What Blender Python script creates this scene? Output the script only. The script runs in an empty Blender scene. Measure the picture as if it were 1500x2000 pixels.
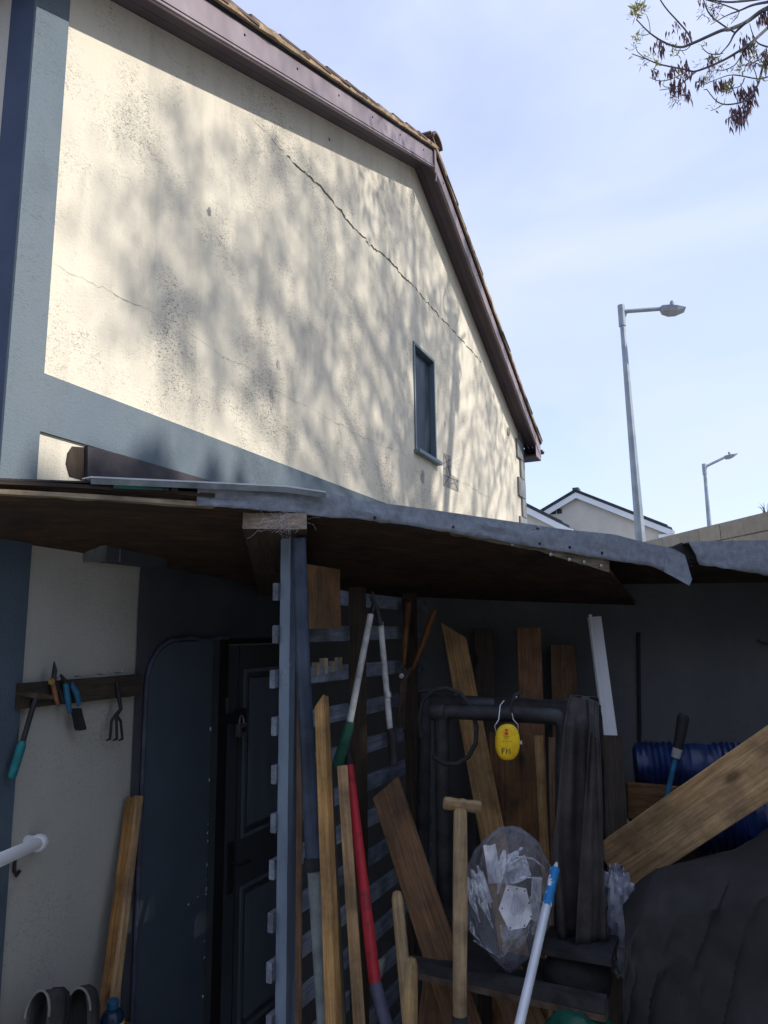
import bpy, math, random
from mathutils import Vector, Matrix, noise
random.seed(7)
R = math.radians
SC = bpy.context.scene
COL = SC.collection

# ------------------------------------------------------------------ camera
FPX = 1400.0
EYE = Vector((0, 0, 2.0))
_z = Vector((-100, 8270, FPX)).normalized()
_f = Vector((0, 0, 1))
_y = (_f - _z * _f.dot(_z)).normalized()
_x = _y.cross(_z)
if _x.x < 0: _x = -_x
CAMR = Matrix((_x, _y, _z))                       # world = CAMR @ (right, up, forward)
cam = bpy.data.cameras.new('camera')
cam.sensor_fit = 'VERTICAL'; cam.sensor_height = 36.0
cam.lens = FPX / 2000.0 * 36.0
cam.clip_start = 0.05; cam.clip_end = 1500
co = bpy.data.objects.new('camera', cam); COL.objects.link(co)
_r = CAMR @ Vector((1, 0, 0)); _u = CAMR @ Vector((0, 1, 0)); _b = CAMR @ Vector((0, 0, -1))
m3 = Matrix((_r, _u, _b)).transposed()
co.matrix_world = Matrix.Translation(EYE) @ m3.to_4x4()
SC.camera = co

# ------------------------------------------------------------------ light
SUN_AZ, SUN_EL = 103.0, 43.0                      # azimuth from +Y towards +X
sd = Vector((math.sin(R(SUN_AZ)) * math.cos(R(SUN_EL)), math.cos(R(SUN_AZ)) * math.cos(R(SUN_EL)), math.sin(R(SUN_EL))))
sl = bpy.data.lights.new('sun', 'SUN'); sl.energy = 3.0; sl.angle = R(0.7); sl.color = (1.0, 0.94, 0.86)
so = bpy.data.objects.new('sun', sl); COL.objects.link(so)
so.rotation_euler = sd.to_track_quat('Z', 'Y').to_euler(); so.location = sd * 40

w = bpy.data.worlds.new('World'); SC.world = w; w.use_nodes = True
nt = w.node_tree; nt.nodes.clear()
out = nt.nodes.new('ShaderNodeOutputWorld'); bg = nt.nodes.new('ShaderNodeBackground')
sky = nt.nodes.new('ShaderNodeTexSky'); sky.sky_type = 'NISHITA'; sky.sun_disc = False
sky.sun_elevation = R(SUN_EL); sky.sun_rotation = R(SUN_AZ)
sky.air_density = 1.0; sky.dust_density = 0.6; sky.ozone_density = 2.0; sky.altitude = 50
tc = nt.nodes.new('ShaderNodeTexCoord'); mp = nt.nodes.new('ShaderNodeMapping')
mp.inputs['Scale'].default_value = (1.2, 1.2, 3.0); mp.inputs['Rotation'].default_value = (0.3, 0.2, 0.9)
nz = nt.nodes.new('ShaderNodeTexNoise'); nz.inputs['Scale'].default_value = 1.9; nz.inputs['Detail'].default_value = 6
nz.inputs['Roughness'].default_value = 0.5; nz.inputs['Distortion'].default_value = 0.5
cr = nt.nodes.new('ShaderNodeValToRGB')
cr.color_ramp.elements[0].position = 0.32; cr.color_ramp.elements[0].color = (0.52, 0.52, 0.52, 1)
cr.color_ramp.elements[1].position = 0.72; cr.color_ramp.elements[1].color = (0.90, 0.90, 0.90, 1)
mx = nt.nodes.new('ShaderNodeMix'); mx.data_type = 'RGBA'
mx.inputs[7].default_value = (3.3, 3.62, 4.75, 1)     # thin high cloud
nt.links.new(tc.outputs['Generated'], mp.inputs['Vector']); nt.links.new(mp.outputs[0], nz.inputs['Vector'])
nt.links.new(nz.outputs['Fac'], cr.inputs[0]); nt.links.new(cr.outputs[0], mx.inputs[0])
nt.links.new(sky.outputs[0], mx.inputs[6]); nt.links.new(mx.outputs[2], bg.inputs[0])
nt.links.new(bg.outputs[0], out.inputs[0])
bg.inputs['Strength'].default_value = 0.15
SC.view_settings.view_transform = 'Standard'; SC.view_settings.look = 'None'
SC.view_settings.exposure = 0.75; SC.view_settings.gamma = 1.0
SC.view_settings.use_curve_mapping = False
SC.cycles.max_bounces = 8; SC.cycles.transparent_max_bounces = 16

# ------------------------------------------------------------------ photo -> place helpers
def ray(px, py): return CAMR @ Vector((px - 750, 1000 - py, FPX))
def T(px, py, Y):
    r = ray(px, py); return EYE + r * (Y / r.y)
AN = math.atan2(ray(1400, 1229).x, ray(1400, 1229).y)
D = Vector((math.sin(AN), math.cos(AN), 0)); N = Vector((math.cos(AN), -math.sin(AN), 0)); Z = Vector((0, 0, 1))
def onpl(px, py, off, nn=N):
    r = ray(px, py); return EYE + r * ((off - EYE.dot(nn)) / r.dot(nn))
WOFF = -2.2
def onW(px, py, o=0.0): return onpl(px, py, WOFF + o)
def floor_pt(a, b, z=0.01):
    k = (a.z - z) / (a.z - b.z); return a + (b - a) * k

# ------------------------------------------------------------------ mesh helpers
WM = {}
def wm(o): return WM[o.name]
class MB:
    def __init__(s): s.v = []; s.f = []; s.mi = []
    def add(s, vs, fs, mi=0):
        b = len(s.v); s.v += [Vector(p) for p in vs]
        for f in fs: s.f.append([b + i for i in f]); s.mi.append(mi)
        return s
    def box(s, x0, x1, y0, y1, z0, z1, mi=0):
        return s.add([(x0,y0,z0),(x1,y0,z0),(x1,y1,z0),(x0,y1,z0),(x0,y0,z1),(x1,y0,z1),(x1,y1,z1),(x0,y1,z1)],
                     [(0,3,2,1),(4,5,6,7),(0,1,5,4),(1,2,6,5),(2,3,7,6),(3,0,4,7)], mi)
    def obox(s, c, ax, ay, az, mi=0):
        c = Vector(c); vs = []
        for k in (-1, 1):
            for i, j in ((-1,-1),(1,-1),(1,1),(-1,1)): vs.append(c + ax*i + ay*j + az*k)
        return s.add(vs, [(0,3,2,1),(4,5,6,7),(0,1,5,4),(1,2,6,5),(2,3,7,6),(3,0,4,7)], mi)
    def rings(s, rs, cap=True, mi=0, closed=True):
        n = len(rs[0]); b = len(s.v)
        for r in rs: s.v += [Vector(p) for p in r]
        for i in range(len(rs) - 1):
            for j in range(n if closed else n - 1):
                k = (j + 1) % n
                s.f.append([b+i*n+j, b+i*n+k, b+(i+1)*n+k, b+(i+1)*n+j]); s.mi.append(mi)
        if cap:
            s.f.append([b+j for j in range(n)][::-1]); s.mi.append(mi)
            s.f.append([b+(len(rs)-1)*n+j for j in range(n)]); s.mi.append(mi)
        return s
    def tube(s, pts, rad, n=10, cap=True, mi=0):
        pts = [Vector(p) for p in pts]
        if not isinstance(rad, (list, tuple)): rad = [rad] * len(pts)
        rs = []; ref = None
        for i, p in enumerate(pts):
            a = pts[max(i-1, 0)]; c = pts[min(i+1, len(pts)-1)]
            t = (c - a).normalized()
            if ref is None:
                ref = t.orthogonal().normalized()
            u = (ref - t * ref.dot(t)).normalized(); ref = u; q = t.cross(u)
            rs.append([p + (u*math.cos(2*math.pi*k/n) + q*math.sin(2*math.pi*k/n)) * rad[i] for k in range(n)])
        return s.rings(rs, cap, mi)
    def prism(s, poly, ex, mi=0):
        n = len(poly); a = [Vector(p) for p in poly]; c = [p + ex for p in a]
        return s.add(a + c, [list(range(n))[::-1], list(range(n, 2*n))] + [(i, (i+1)%n, n+(i+1)%n, n+i) for i in range(n)], mi)
    def lathe(s, prof, c, ax=Z, n=16, mi=0):
        ax = Vector(ax).normalized(); u = ax.orthogonal().normalized(); q = ax.cross(u); c = Vector(c)
        return s.rings([[c + ax*h + (u*math.cos(2*math.pi*k/n) + q*math.sin(2*math.pi*k/n))*r for k in range(n)] for r, h in prof], True, mi)
    def mesh(s, name, mats, smooth=False):
        me = bpy.data.meshes.new(name)
        me.from_pydata([tuple(p) for p in s.v], [], s.f)
        for m in (mats if isinstance(mats, (list, tuple)) else [mats]): me.materials.append(m)
        me.polygons.foreach_set('material_index', s.mi)
        if smooth:
            me.polygons.foreach_set('use_smooth', [True] * len(me.polygons))
            me.set_sharp_from_angle(angle=R(smooth if smooth is not True else 40))
        me.update(); return me
    def build(s, name, mats, parent=None, smooth=False, world=None):
        """verts are in world coordinates unless `world` gives their frame"""
        if world is None:
            if parent is None:
                c = sum(s.v, Vector()) / len(s.v); c.z = min(p.z for p in s.v)
            else:
                c = wm(parent).translation.copy()
            world = Matrix.Translation(c)
            s.v = [p - c for p in s.v]
        return inst(name, s.mesh(name, mats, smooth), world, parent)
def inst(name, me, world, parent=None):
    o = bpy.data.objects.new(name, me); COL.objects.link(o)
    if parent is not None:
        o.parent = parent; o.matrix_parent_inverse = wm(parent).inverted()
    o.matrix_basis = world; WM[o.name] = world.copy()
    return o
def empty(name, loc, rz=0.0, parent=None):
    o = bpy.data.objects.new(name, None); COL.objects.link(o); o.empty_display_size = 0.1
    m = Matrix.Translation(Vector(loc)) @ Matrix.Rotation(rz, 4, 'Z')
    o.matrix_basis = m; WM[o.name] = m; return o
def tag(o, label=None, cat=None, group=None, kind=None):
    if label: o['label'] = label
    if cat: o['category'] = cat
    if group: o['group'] = group
    if kind: o['kind'] = kind
    return o
def thing(name, loc, label, cat, group=None, rz=0.0): return tag(empty(name, loc, rz), label, cat, group)

def frame_of(p0, p1, face=None):
    z = (p1 - p0).normalized()
    if face is None: face = EYE - (p0 + p1) / 2; face.z = 0
    y = (face - z * face.dot(z)).normalized(); x = y.cross(z)
    m = Matrix((x, y, z)).transposed().to_4x4(); m.translation = p0
    return m, (p1 - p0).length
def bar_mesh(name, L, wd, t, mats, cut=0.0, warp=0.004, seg=8, ch=0.0025, rough_end=0.0, w1=None):
    b = MB(); rs = []
    ph = random.random() * 9
    for i in range(seg + 1):
        z = L * i / seg; k = i / seg
        ww = wd if w1 is None else wd + (w1 - wd) * k
        ox = warp * math.sin(ph + 2.3 * k); oy = warp * math.cos(ph * 1.7 + 2.9 * k)
        X, Y = ww / 2, t / 2; r = []
        for x, y in ((-X+ch,-Y),(X-ch,-Y),(X,-Y+ch),(X,Y-ch),(X-ch,Y),(-X+ch,Y),(-X,Y-ch),(-X,-Y+ch)):
            zz = z + (cut * x if i == seg else 0) + (random.uniform(-rough_end, rough_end) if i == seg else 0)
            r.append((x + ox, y + oy, zz))
        rs.append(r)
    b.rings(rs)
    return b.mesh(name, mats)
def bar(name, p0, p1, wd, t, mat, label=None, cat=None, group=None, parent=None, face=None, **k):
    m, L = frame_of(Vector(p0), Vector(p1), face)
    o = inst(name, bar_mesh(name, L, wd, t, mat, **k), m, parent)
    return tag(o, label, cat, group)
def pole(name, pts, rad, mat, label=None, cat=None, group=None, parent=None, n=12, smooth=True):
    o = MB().tube(pts, rad, n).build(name, mat, parent, smooth)
    return tag(o, label, cat, group)
def solid(o, t):
    md = o.modifiers.new('thickness', 'SOLIDIFY'); md.thickness = t; md.offset = 0; return o
def lerp(a, b, k): return a + (b - a) * k
def poly_at(pl, t):
    """point at 0..1 along a list of vectors"""
    n = len(pl) - 1; i = min(int(t * n), n - 1); return pl[i].lerp(pl[i+1], t * n - i)
def fbm(p, o=4):
    return noise.fractal(Vector(p), 1.0, 2.0, o, noise_basis='PERLIN_ORIGINAL')

# ------------------------------------------------------------------ materials
def newmat(name):
    m = bpy.data.materials.new(name); m.use_nodes = True
    t = m.node_tree; return m, t, t.nodes['Principled BSDF']
def nd(t, kind, **kw):
    n = t.nodes.new(kind)
    for k, v in kw.items():
        if k in n.inputs: n.inputs[k].default_value = v
        else: setattr(n, k, v)
    return n
def coords(t, scale=(1,1,1), rot=(0,0,0)):
    c = t.nodes.new('ShaderNodeTexCoord'); m = t.nodes.new('ShaderNodeMapping')
    m.inputs['Scale'].default_value = scale; m.inputs['Rotation'].default_value = rot
    t.links.new(c.outputs['Object'], m.inputs['Vector']); return m.outputs[0]
def nzn(t, vec, scale, detail=5, rough=0.55, dist=0.0):
    n = nd(t, 'ShaderNodeTexNoise'); n.inputs['Scale'].default_value = scale; n.inputs['Detail'].default_value = detail
    n.inputs['Roughness'].default_value = rough; n.inputs['Distortion'].default_value = dist
    t.links.new(vec, n.inputs['Vector']); return n.outputs['Fac']
def ramp(t, fac, stops):
    r = t.nodes.new('ShaderNodeValToRGB'); e = r.color_ramp.elements
    while len(e) < len(stops): e.new(0.5)
    for i, (p, c) in enumerate(stops):
        e[i].position = p; e[i].color = (c, c, c, 1) if isinstance(c, (int, float)) else (*c, 1)
    t.links.new(fac, r.inputs[0]); return r.outputs[0]
def mixc(t, fac, a, b, mode='MIX'):
    x = t.nodes.new('ShaderNodeMix'); x.data_type = 'RGBA'; x.blend_type = mode
    for i, v in ((0, fac), (6, a), (7, b)):
        if hasattr(v, 'type') and hasattr(v, 'is_linked'): t.links.new(v, x.inputs[i])
        else: x.inputs[i].default_value = v if i == 0 else (*v, 1)
    return x.outputs[2]
def mathn(t, op, a, b=0.0):
    x = t.nodes.new('ShaderNodeMath'); x.operation = op
    for i, v in ((0, a), (1, b)):
        if hasattr(v, 'is_linked'): t.links.new(v, x.inputs[i])
        else: x.inputs[i].default_value = v
    return x.outputs[0]
def bump(t, bs, h, strength, dist=0.01):
    b = t.nodes.new('ShaderNodeBump'); b.inputs['Strength'].default_value = strength; b.inputs['Distance'].default_value = dist
    t.links.new(h, b.inputs['Height']); t.links.new(b.outputs[0], bs.inputs['Normal'])
def basic(name, c1, c2, scale=6.0, rough=0.75, bmp=0.3, bscale=80, metal=0.0, stretch=(1,1,1), spec=0.3, dist=0.004, lo=0.35, hi=0.65, rv=0.0):
    m, t, bs = newmat(name); v = coords(t, stretch)
    c = ramp(t, nzn(t, v, scale, 6, 0.6), [(lo, c1), (hi, c2)])
    if rv:
        oi = t.nodes.new('ShaderNodeObjectInfo')
        mr = nd(t, 'ShaderNodeMapRange'); mr.inputs[3].default_value = 1 - rv; mr.inputs[4].default_value = 1 + rv
        t.links.new(oi.outputs['Random'], mr.inputs[0])
        hs = t.nodes.new('ShaderNodeHueSaturation'); t.links.new(mr.outputs[0], hs.inputs['Value']); t.links.new(c, hs.inputs['Color']); c = hs.outputs[0]
    t.links.new(c, bs.inputs['Base Color'])
    bs.inputs['Roughness'].default_value = rough; bs.inputs['Metallic'].default_value = metal
    bs.inputs['Specular IOR Level'].default_value = spec
    if bmp: bump(t, bs, nzn(t, v, bscale, 3), bmp, dist)
    return m
def wood(name, dark, light, rough=0.8, knots=True, rv=0.15, grime=0.35):
    m, t, bs = newmat(name); oi = t.nodes.new('ShaderNodeObjectInfo')
    c0 = t.nodes.new('ShaderNodeTexCoord'); ad = t.nodes.new('ShaderNodeVectorMath'); ad.operation = 'ADD'
    ms = t.nodes.new('ShaderNodeMath'); ms.operation = 'MULTIPLY'; ms.inputs[1].default_value = 37.0
    t.links.new(oi.outputs['Random'], ms.inputs[0]); t.links.new(c0.outputs['Object'], ad.inputs[0]); t.links.new(ms.outputs[0], ad.inputs[1])
    mp = t.nodes.new('ShaderNodeMapping'); mp.inputs['Scale'].default_value = (1, 1, 0.045); t.links.new(ad.outputs[0], mp.inputs['Vector'])
    n1 = nzn(t, mp.outputs[0], 38, 5, 0.6, 1.2)
    c = ramp(t, n1, [(0.30, dark), (0.5, tuple(lerp(a, b, .6) for a, b in zip(dark, light))), (0.68, light)])
    n2 = nzn(t, mp.outputs[0], 150, 5, 0.7)
    c = mixc(t, ramp(t, n2, [(0.40, 0.45), (0.55, 0.0)]), c, tuple(x * 0.45 for x in dark))
    if knots:
        mk = t.nodes.new('ShaderNodeMapping'); mk.inputs['Scale'].default_value = (1, 1, 0.45); t.links.new(ad.outputs[0], mk.inputs['Vector'])
        vo = nd(t, 'ShaderNodeTexVoronoi'); vo.inputs['Scale'].default_value = 6.5; t.links.new(mk.outputs[0], vo.inputs['Vector'])
        c = mixc(t, ramp(t, vo.outputs['Distance'], [(0.06, 0.85), (0.15, 0.0)]), c, tuple(x * 0.35 for x in dark))
    n3 = nzn(t, ad.outputs[0], 7, 5, 0.65)
    c = mixc(t, ramp(t, n3, [(0.42, 0.0), (0.68, min(1, grime*1.6))]), c, (0.03, 0.028, 0.024))
    mr = nd(t, 'ShaderNodeMapRange'); mr.inputs[3].default_value = 1 - rv; mr.inputs[4].default_value = 1 + rv
    t.links.new(oi.outputs['Random'], mr.inputs[0])
    hs = t.nodes.new('ShaderNodeHueSaturation'); t.links.new(mr.outputs[0], hs.inputs['Value']); t.links.new(c, hs.inputs['Color'])
    m2_ = nd(t, 'ShaderNodeMapRange'); m2_.inputs[3].default_value = 1.12; m2_.inputs[4].default_value = 0.92; fr_ = mathn(t, 'FRACT', mathn(t, 'MULTIPLY', oi.outputs['Random'], 7.3)); t.links.new(fr_, m2_.inputs[0]); t.links.new(m2_.outputs[0], hs.inputs['Saturation'])
    t.links.new(hs.outputs[0], bs.inputs['Base Color']); bs.inputs['Roughness'].default_value = rough
    bs.inputs['Specular IOR Level'].default_value = 0.2
    bump(t, bs, n2, 0.35, 0.002); return m

def render_wall(name, base, tint, mildew=1.0, fine=1.0, stain=(0.15, 0.145, 0.12)):
    """roller-textured painted render with mildew in the hollows; object frame: x along wall, z up"""
    m, t, bs = newmat(name); v = coords(t)
    big = nzn(t, coords(t, (1, 1, 0.55)), 0.9, 5, 0.6)
    c = mixc(t, ramp(t, big, [(0.38, 0.0), (0.68, 1.0)]), base, tint)
    strk = nzn(t, coords(t, (3.2, 1, 0.35), (0, 0.12, 0)), 2.2, 6, 0.62, 0.4)
    c = mixc(t, ramp(t, strk, [(0.50, 0.0), (0.78, 0.22 * mildew)]), c, stain)
    worms = nzn(t, coords(t, (1, 1, 2.1), (0, 0.5, 0)), 62, 3, 0.55, 1.6)
    patch = nzn(t, coords(t, (1, 1, 1)), 1.7, 6, 0.7)
    wm_ = mathn(t, 'MULTIPLY', ramp(t, worms, [(0.53, 0.0), (0.62, 0.72)]), ramp(t, patch, [(0.46, 0.03), (0.64, mildew)]))
    c = mixc(t, wm_, c, (0.07, 0.068, 0.06))
    spk = nzn(t, v, 150, 2, 0.5)
    sp = mathn(t, 'MULTIPLY', ramp(t, spk, [(0.66, 0.0), (0.74, 0.8)]), ramp(t, nzn(t, v, 3.1, 4, 0.7), [(0.4, 0.1), (0.66, mildew)]))
    c = mixc(t, sp, c, (0.08, 0.075, 0.06))
    t.links.new(c, bs.inputs['Base Color']); bs.inputs['Roughness'].default_value = 0.9
    bs.inputs['Specular IOR Level'].default_value = 0.15
    h = mathn(t, 'ADD', nzn(t, v, 85 * fine, 4, 0.6), mathn(t, 'MULTIPLY', worms, 0.8))
    bump(t, bs, h, 0.45, 0.004); return m

M = {}
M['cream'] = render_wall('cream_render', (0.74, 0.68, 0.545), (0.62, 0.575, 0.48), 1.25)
M['cream_shaded'] = render_wall('cream_render_shaded', (0.42, 0.415, 0.37), (0.35, 0.35, 0.315), 0.45)  # same cream render, roof shade put into a darker base colour
M['band'] = render_wall('grey_blue_band', (0.165, 0.20, 0.225), (0.11, 0.15, 0.19), 0.8, stain=(0.10, 0.12, 0.14))
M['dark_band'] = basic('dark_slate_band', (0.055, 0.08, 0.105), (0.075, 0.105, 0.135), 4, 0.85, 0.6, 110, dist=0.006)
M['navy'] = basic('navy_paint', (0.034, 0.052, 0.10), (0.052, 0.074, 0.132), 3, 0.7, 0.3, 120)
M['side_wall'] = render_wall('side_render', (0.52, 0.49, 0.45), (0.46, 0.44, 0.41), 0.3)
M['dark_render'] = basic('dark_grey_render', (0.050, 0.058, 0.066), (0.075, 0.085, 0.095), 2.5, 0.85, 0.5, 130, dist=0.006)
M['slate_paint'] = basic('slate_blue_paint', (0.062, 0.082, 0.105), (0.080, 0.103, 0.130), 2.0, 0.6, 0.35, 90)
M['door_paint'] = basic('door_paint', (0.115, 0.142, 0.17), (0.145, 0.175, 0.205), 4, 0.45, 0.15, 60, stretch=(3, 3, .5))
M['black'] = basic('black_gap', (0.008, 0.008, 0.009), (0.014, 0.014, 0.015), 6, 0.9, 0)
M['soffit'] = basic('brown_plastic_soffit', (0.075, 0.055, 0.07), (0.105, 0.08, 0.095), 3, 0.5, 0.1, 40)
M['fascia'] = basic('mauve_brown_fascia', (0.20, 0.155, 0.17), (0.29, 0.235, 0.25), 5, 0.45, 0.1, 30, stretch=(1, 1, .6), spec=0.4)
M['mortar'] = basic('verge_mortar', (0.28, 0.20, 0.13), (0.46, 0.34, 0.22), 9, 0.95, 0.8, 60, dist=0.01)
M['tile'] = basic('brown_roof_tile', (0.10, 0.07, 0.06), (0.17, 0.12, 0.10), 8, 0.9, 0.5, 60, rv=0.2)
M['quoin'] = basic('grey_quoin', (0.17, 0.18, 0.18), (0.24, 0.25, 0.25), 9, 0.9, 0.5, 80, rv=0.1)
M['winframe'] = basic('slate_window_frame', (0.13, 0.18, 0.21), (0.17, 0.22, 0.25), 6, 0.5, 0.05)
m, t, bs = newmat('dark_glass'); M['glass'] = m
bs.inputs['Base Color'].default_value = (0.035, 0.05, 0.07, 1); bs.inputs['Roughness'].default_value = 0.35; bs.inputs['Specular IOR Level'].default_value = 0.08
M['crack'] = basic('open_crack', (0.07, 0.06, 0.045), (0.20, 0.18, 0.13), 40, 1.0, 0.4)
M['crack_lip'] = basic('flaking_render_lip', (0.30, 0.28, 0.22), (0.48, 0.45, 0.36), 30, 1.0, 0.6, 120)
M['cement'] = basic('scratched_cement', (0.25, 0.235, 0.21), (0.45, 0.42, 0.38), 26, 0.95, 0.9, 60, stretch=(1, 1, .35), dist=0.01)
M['white_pvc'] = basic('white_plastic', (0.72, 0.74, 0.76), (0.80, 0.81, 0.82), 3, 0.4, 0.05)
M['felt'] = basic('mineral_felt', (0.185, 0.215, 0.26), (0.32, 0.355, 0.41), 30, 0.95, 1.0, 240, dist=0.004, lo=.3, hi=.7)
M['flash'] = basic('dark_felt_upstand', (0.045, 0.04, 0.045), (0.085, 0.078, 0.085), 7, 0.85, 0.5, 120)
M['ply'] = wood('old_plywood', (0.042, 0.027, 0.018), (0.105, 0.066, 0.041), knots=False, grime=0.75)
M['raw_edge'] = wood('weathered_timber_edge', (0.24, 0.19, 0.13), (0.46, 0.39, 0.29), knots=False)
M['endgrain'] = basic('weathered_end_grain', (0.20, 0.15, 0.115), (0.34, 0.27, 0.22), 60, 0.9, 0.6, 120, stretch=(.3, 1, 1.6))
M['pine'] = wood('pine', (0.28, 0.155, 0.065), (0.46, 0.29, 0.14))
M['pine_pale'] = wood('pale_pine', (0.34, 0.195, 0.08), (0.56, 0.36, 0.165), rv=0.03)
M['brown_wood'] = wood('brown_board', (0.13, 0.07, 0.038), (0.25, 0.145, 0.08))
M['red_wood'] = wood('reddish_board', (0.17, 0.085, 0.05), (0.31, 0.165, 0.095))
M['dark_wood'] = wood('dark_board', (0.045, 0.034, 0.026), (0.085, 0.063, 0.046))
M['orange_wood'] = wood('orange_pine', (0.34, 0.16, 0.05), (0.55, 0.31, 0.11))
M['handle_wood'] = wood('worn_handle_wood', (0.22, 0.145, 0.075), (0.38, 0.27, 0.145), rough=0.55, knots=False)
M['shear_wood'] = wood('shear_handle_wood', (0.16, 0.07, 0.03), (0.28, 0.13, 0.06), rough=0.5, knots=False)
M['slat'] = wood('blue_grey_slat', (0.15, 0.18, 0.235), (0.25, 0.285, 0.35), knots=False, grime=0.4)
M['stile'] = basic('chipped_blue_paint', (0.12, 0.165, 0.225), (0.215, 0.275, 0.35), 9, 0.6, 0.5, 60, stretch=(1, 1, .4), lo=.3, hi=.75)
M['black_metal'] = basic('blackened_steel', (0.018, 0.020, 0.023), (0.045, 0.046, 0.05), 14, 0.55, 0.3, 90, metal=0.3)
M['prop'] = basic('dark_blue_tube', (0.02, 0.03, 0.05), (0.05, 0.07, 0.11), 9, 0.45, 0.2, 60)
M['grey_tube'] = basic('grey_green_tube', (0.10, 0.12, 0.125), (0.21, 0.235, 0.235), 12, 0.55, 0.3, 80)
M['rust'] = basic('rusty_steel', (0.06, 0.04, 0.03), (0.13, 0.09, 0.07), 20, 0.7, 0.4, 120, metal=0.3)
M['galv'] = basic('galvanised_steel', (0.22, 0.26, 0.30), (0.33, 0.37, 0.41), 3, 0.5, 0.1, 60, metal=0.25)
M['lamp_grey'] = basic('lamp_head_grey', (0.20, 0.22, 0.25), (0.27, 0.29, 0.32), 6, 0.5, 0.05)
M['chrome'] = basic('dull_chrome', (0.42, 0.42, 0.43), (0.55, 0.55, 0.55), 20, 0.35, 0.1, metal=0.9)
M['teal'] = basic('teal_grip', (0.01, 0.12, 0.13), (0.015, 0.22, 0.235), 30, 0.5, 0.1)
M['blue_grip'] = basic('blue_grip', (0.02, 0.09, 0.17), (0.025, 0.16, 0.28), 30, 0.5, 0.1)
M['green_grip'] = basic('green_foam_grip', (0.012, 0.06, 0.04), (0.02, 0.095, 0.06), 20, 0.9, 0.3)
M['black_rubber'] = basic('black_rubber', (0.012, 0.012, 0.013), (0.025, 0.025, 0.027), 20, 0.7, 0.2)
M['white_pole'] = basic('scuffed_white_pole', (0.22, 0.22, 0.215), (0.46, 0.46, 0.45), 16, 0.5, 0.2, lo=.3, hi=.6)
M['red_paint'] = basic('red_handle', (0.20, 0.018, 0.022), (0.42, 0.02, 0.03), 22, 0.5, 0.2, lo=.30, hi=.48)
M['socket'] = basic('blue_grey_socket', (0.06, 0.065, 0.10), (0.10, 0.105, 0.15), 14, 0.6, 0.3)
M['yellow'] = basic('yellow_plastic', (0.58, 0.36, 0.008), (0.80, 0.53, 0.01), 28, 0.45, 0.05)
M['red_print'] = basic('red_print', (0.55, 0.04, 0.02), (0.6, 0.05, 0.03), 4, 0.6, 0)
M['ink'] = basic('black_ink', (0.02, 0.02, 0.015), (0.03, 0.03, 0.02), 4, 0.6, 0)
M['cloth'] = basic('dark_hanging_cloth', (0.03, 0.027, 0.028), (0.06, 0.054, 0.054), 10, 0.95, 0.5, 400, dist=0.002)
M['tarp'] = basic('black_cover', (0.014, 0.014, 0.015), (0.030, 0.028, 0.030), 5, 0.85, 0.6, 350, dist=0.002)
M['blue_tarp'] = basic('blue_polythene', (0.005, 0.014, 0.055), (0.009, 0.03, 0.125), 12, 0.4, 0.5, 40, spec=0.5)
M['grey_plastic'] = basic('grey_blue_plastic', (0.13, 0.14, 0.18), (0.34, 0.36, 0.43), 18, 0.3, 0.4, 30, spec=0.6)
M['paper'] = basic('white_paper', (0.50, 0.51, 0.57), (0.74, 0.75, 0.79), 22, 0.8, 0.1)
M['green_bag'] = basic('green_plastic', (0.005, 0.045, 0.03), (0.010, 0.08, 0.055), 12, 0.35, 0.4, 40)
M['shoe'] = basic('grey_shoe_suede', (0.035, 0.036, 0.035), (0.06, 0.061, 0.059), 22, 0.95, 0.5, 200)
M['lining'] = basic('pale_shoe_lining', (0.22, 0.20, 0.175), (0.32, 0.295, 0.26), 20, 0.95, 0.3)
M['collar'] = basic('grey_shoe_collar', (0.13, 0.125, 0.115), (0.20, 0.19, 0.175), 20, 0.95, 0.3)
M['blue_cap'] = basic('blue_bottle_cap', (0.01, 0.06, 0.12), (0.015, 0.085, 0.165), 5, 0.35, 0.05)
M['bottle'] = basic('dark_blue_bottle', (0.008, 0.018, 0.04), (0.012, 0.028, 0.06), 5, 0.25, 0.05)
M['label_yellow'] = basic('yellow_label', (0.55, 0.42, 0.02), (0.6, 0.46, 0.03), 5, 0.6, 0)
M['blue_label'] = basic('blue_label', (0.01, 0.16, 0.40), (0.62, 0.66, 0.68), 45, 0.4, 0, lo=.54, hi=.60)
M['alu'] = basic('pale_aluminium', (0.50, 0.53, 0.58), (0.62, 0.65, 0.70), 12, 0.4, 0.1, metal=0.2)
M['bark'] = basic('ash_bark', (0.08, 0.08, 0.09), (0.14, 0.135, 0.14), 14, 0.95, 0.6, 40)
M['keys'] = basic('ash_keys', (0.11, 0.06, 0.085), (0.19, 0.115, 0.135), 30, 0.8, 0)
M['bud'] = basic('young_ash_leaf', (0.30, 0.30, 0.10), (0.46, 0.45, 0.18), 30, 0.7, 0)
M['leaf'] = basic('ash_leaf', (0.05, 0.075, 0.02), (0.10, 0.12, 0.04), 12, 0.7, 0)
M['conifer'] = basic('evergreen_leaf', (0.025, 0.045, 0.018), (0.05, 0.075, 0.03), 5, 0.8, 0)
M['bg_wall'] = basic('pale_neighbour_render', (0.46, 0.45, 0.41), (0.53, 0.51, 0.47), 1.2, 0.95, 0.4, 12, dist=0.02)
M['bg_roof'] = basic('slate_grey_roof', (0.06, 0.07, 0.085), (0.09, 0.10, 0.12), 3, 0.9, 0.4, 8)
M['bg_white'] = basic('white_bargeboard', (0.62, 0.66, 0.72), (0.68, 0.72, 0.77), 2, 0.5, 0)
M['block'] = basic('concrete_block', (0.30, 0.275, 0.23), (0.39, 0.36, 0.31), 6, 0.95, 0.6, 50, rv=0.08)
M['joint'] = basic('mortar_joint', (0.17, 0.155, 0.13), (0.22, 0.20, 0.17), 12, 0.95, 0.3)
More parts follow.
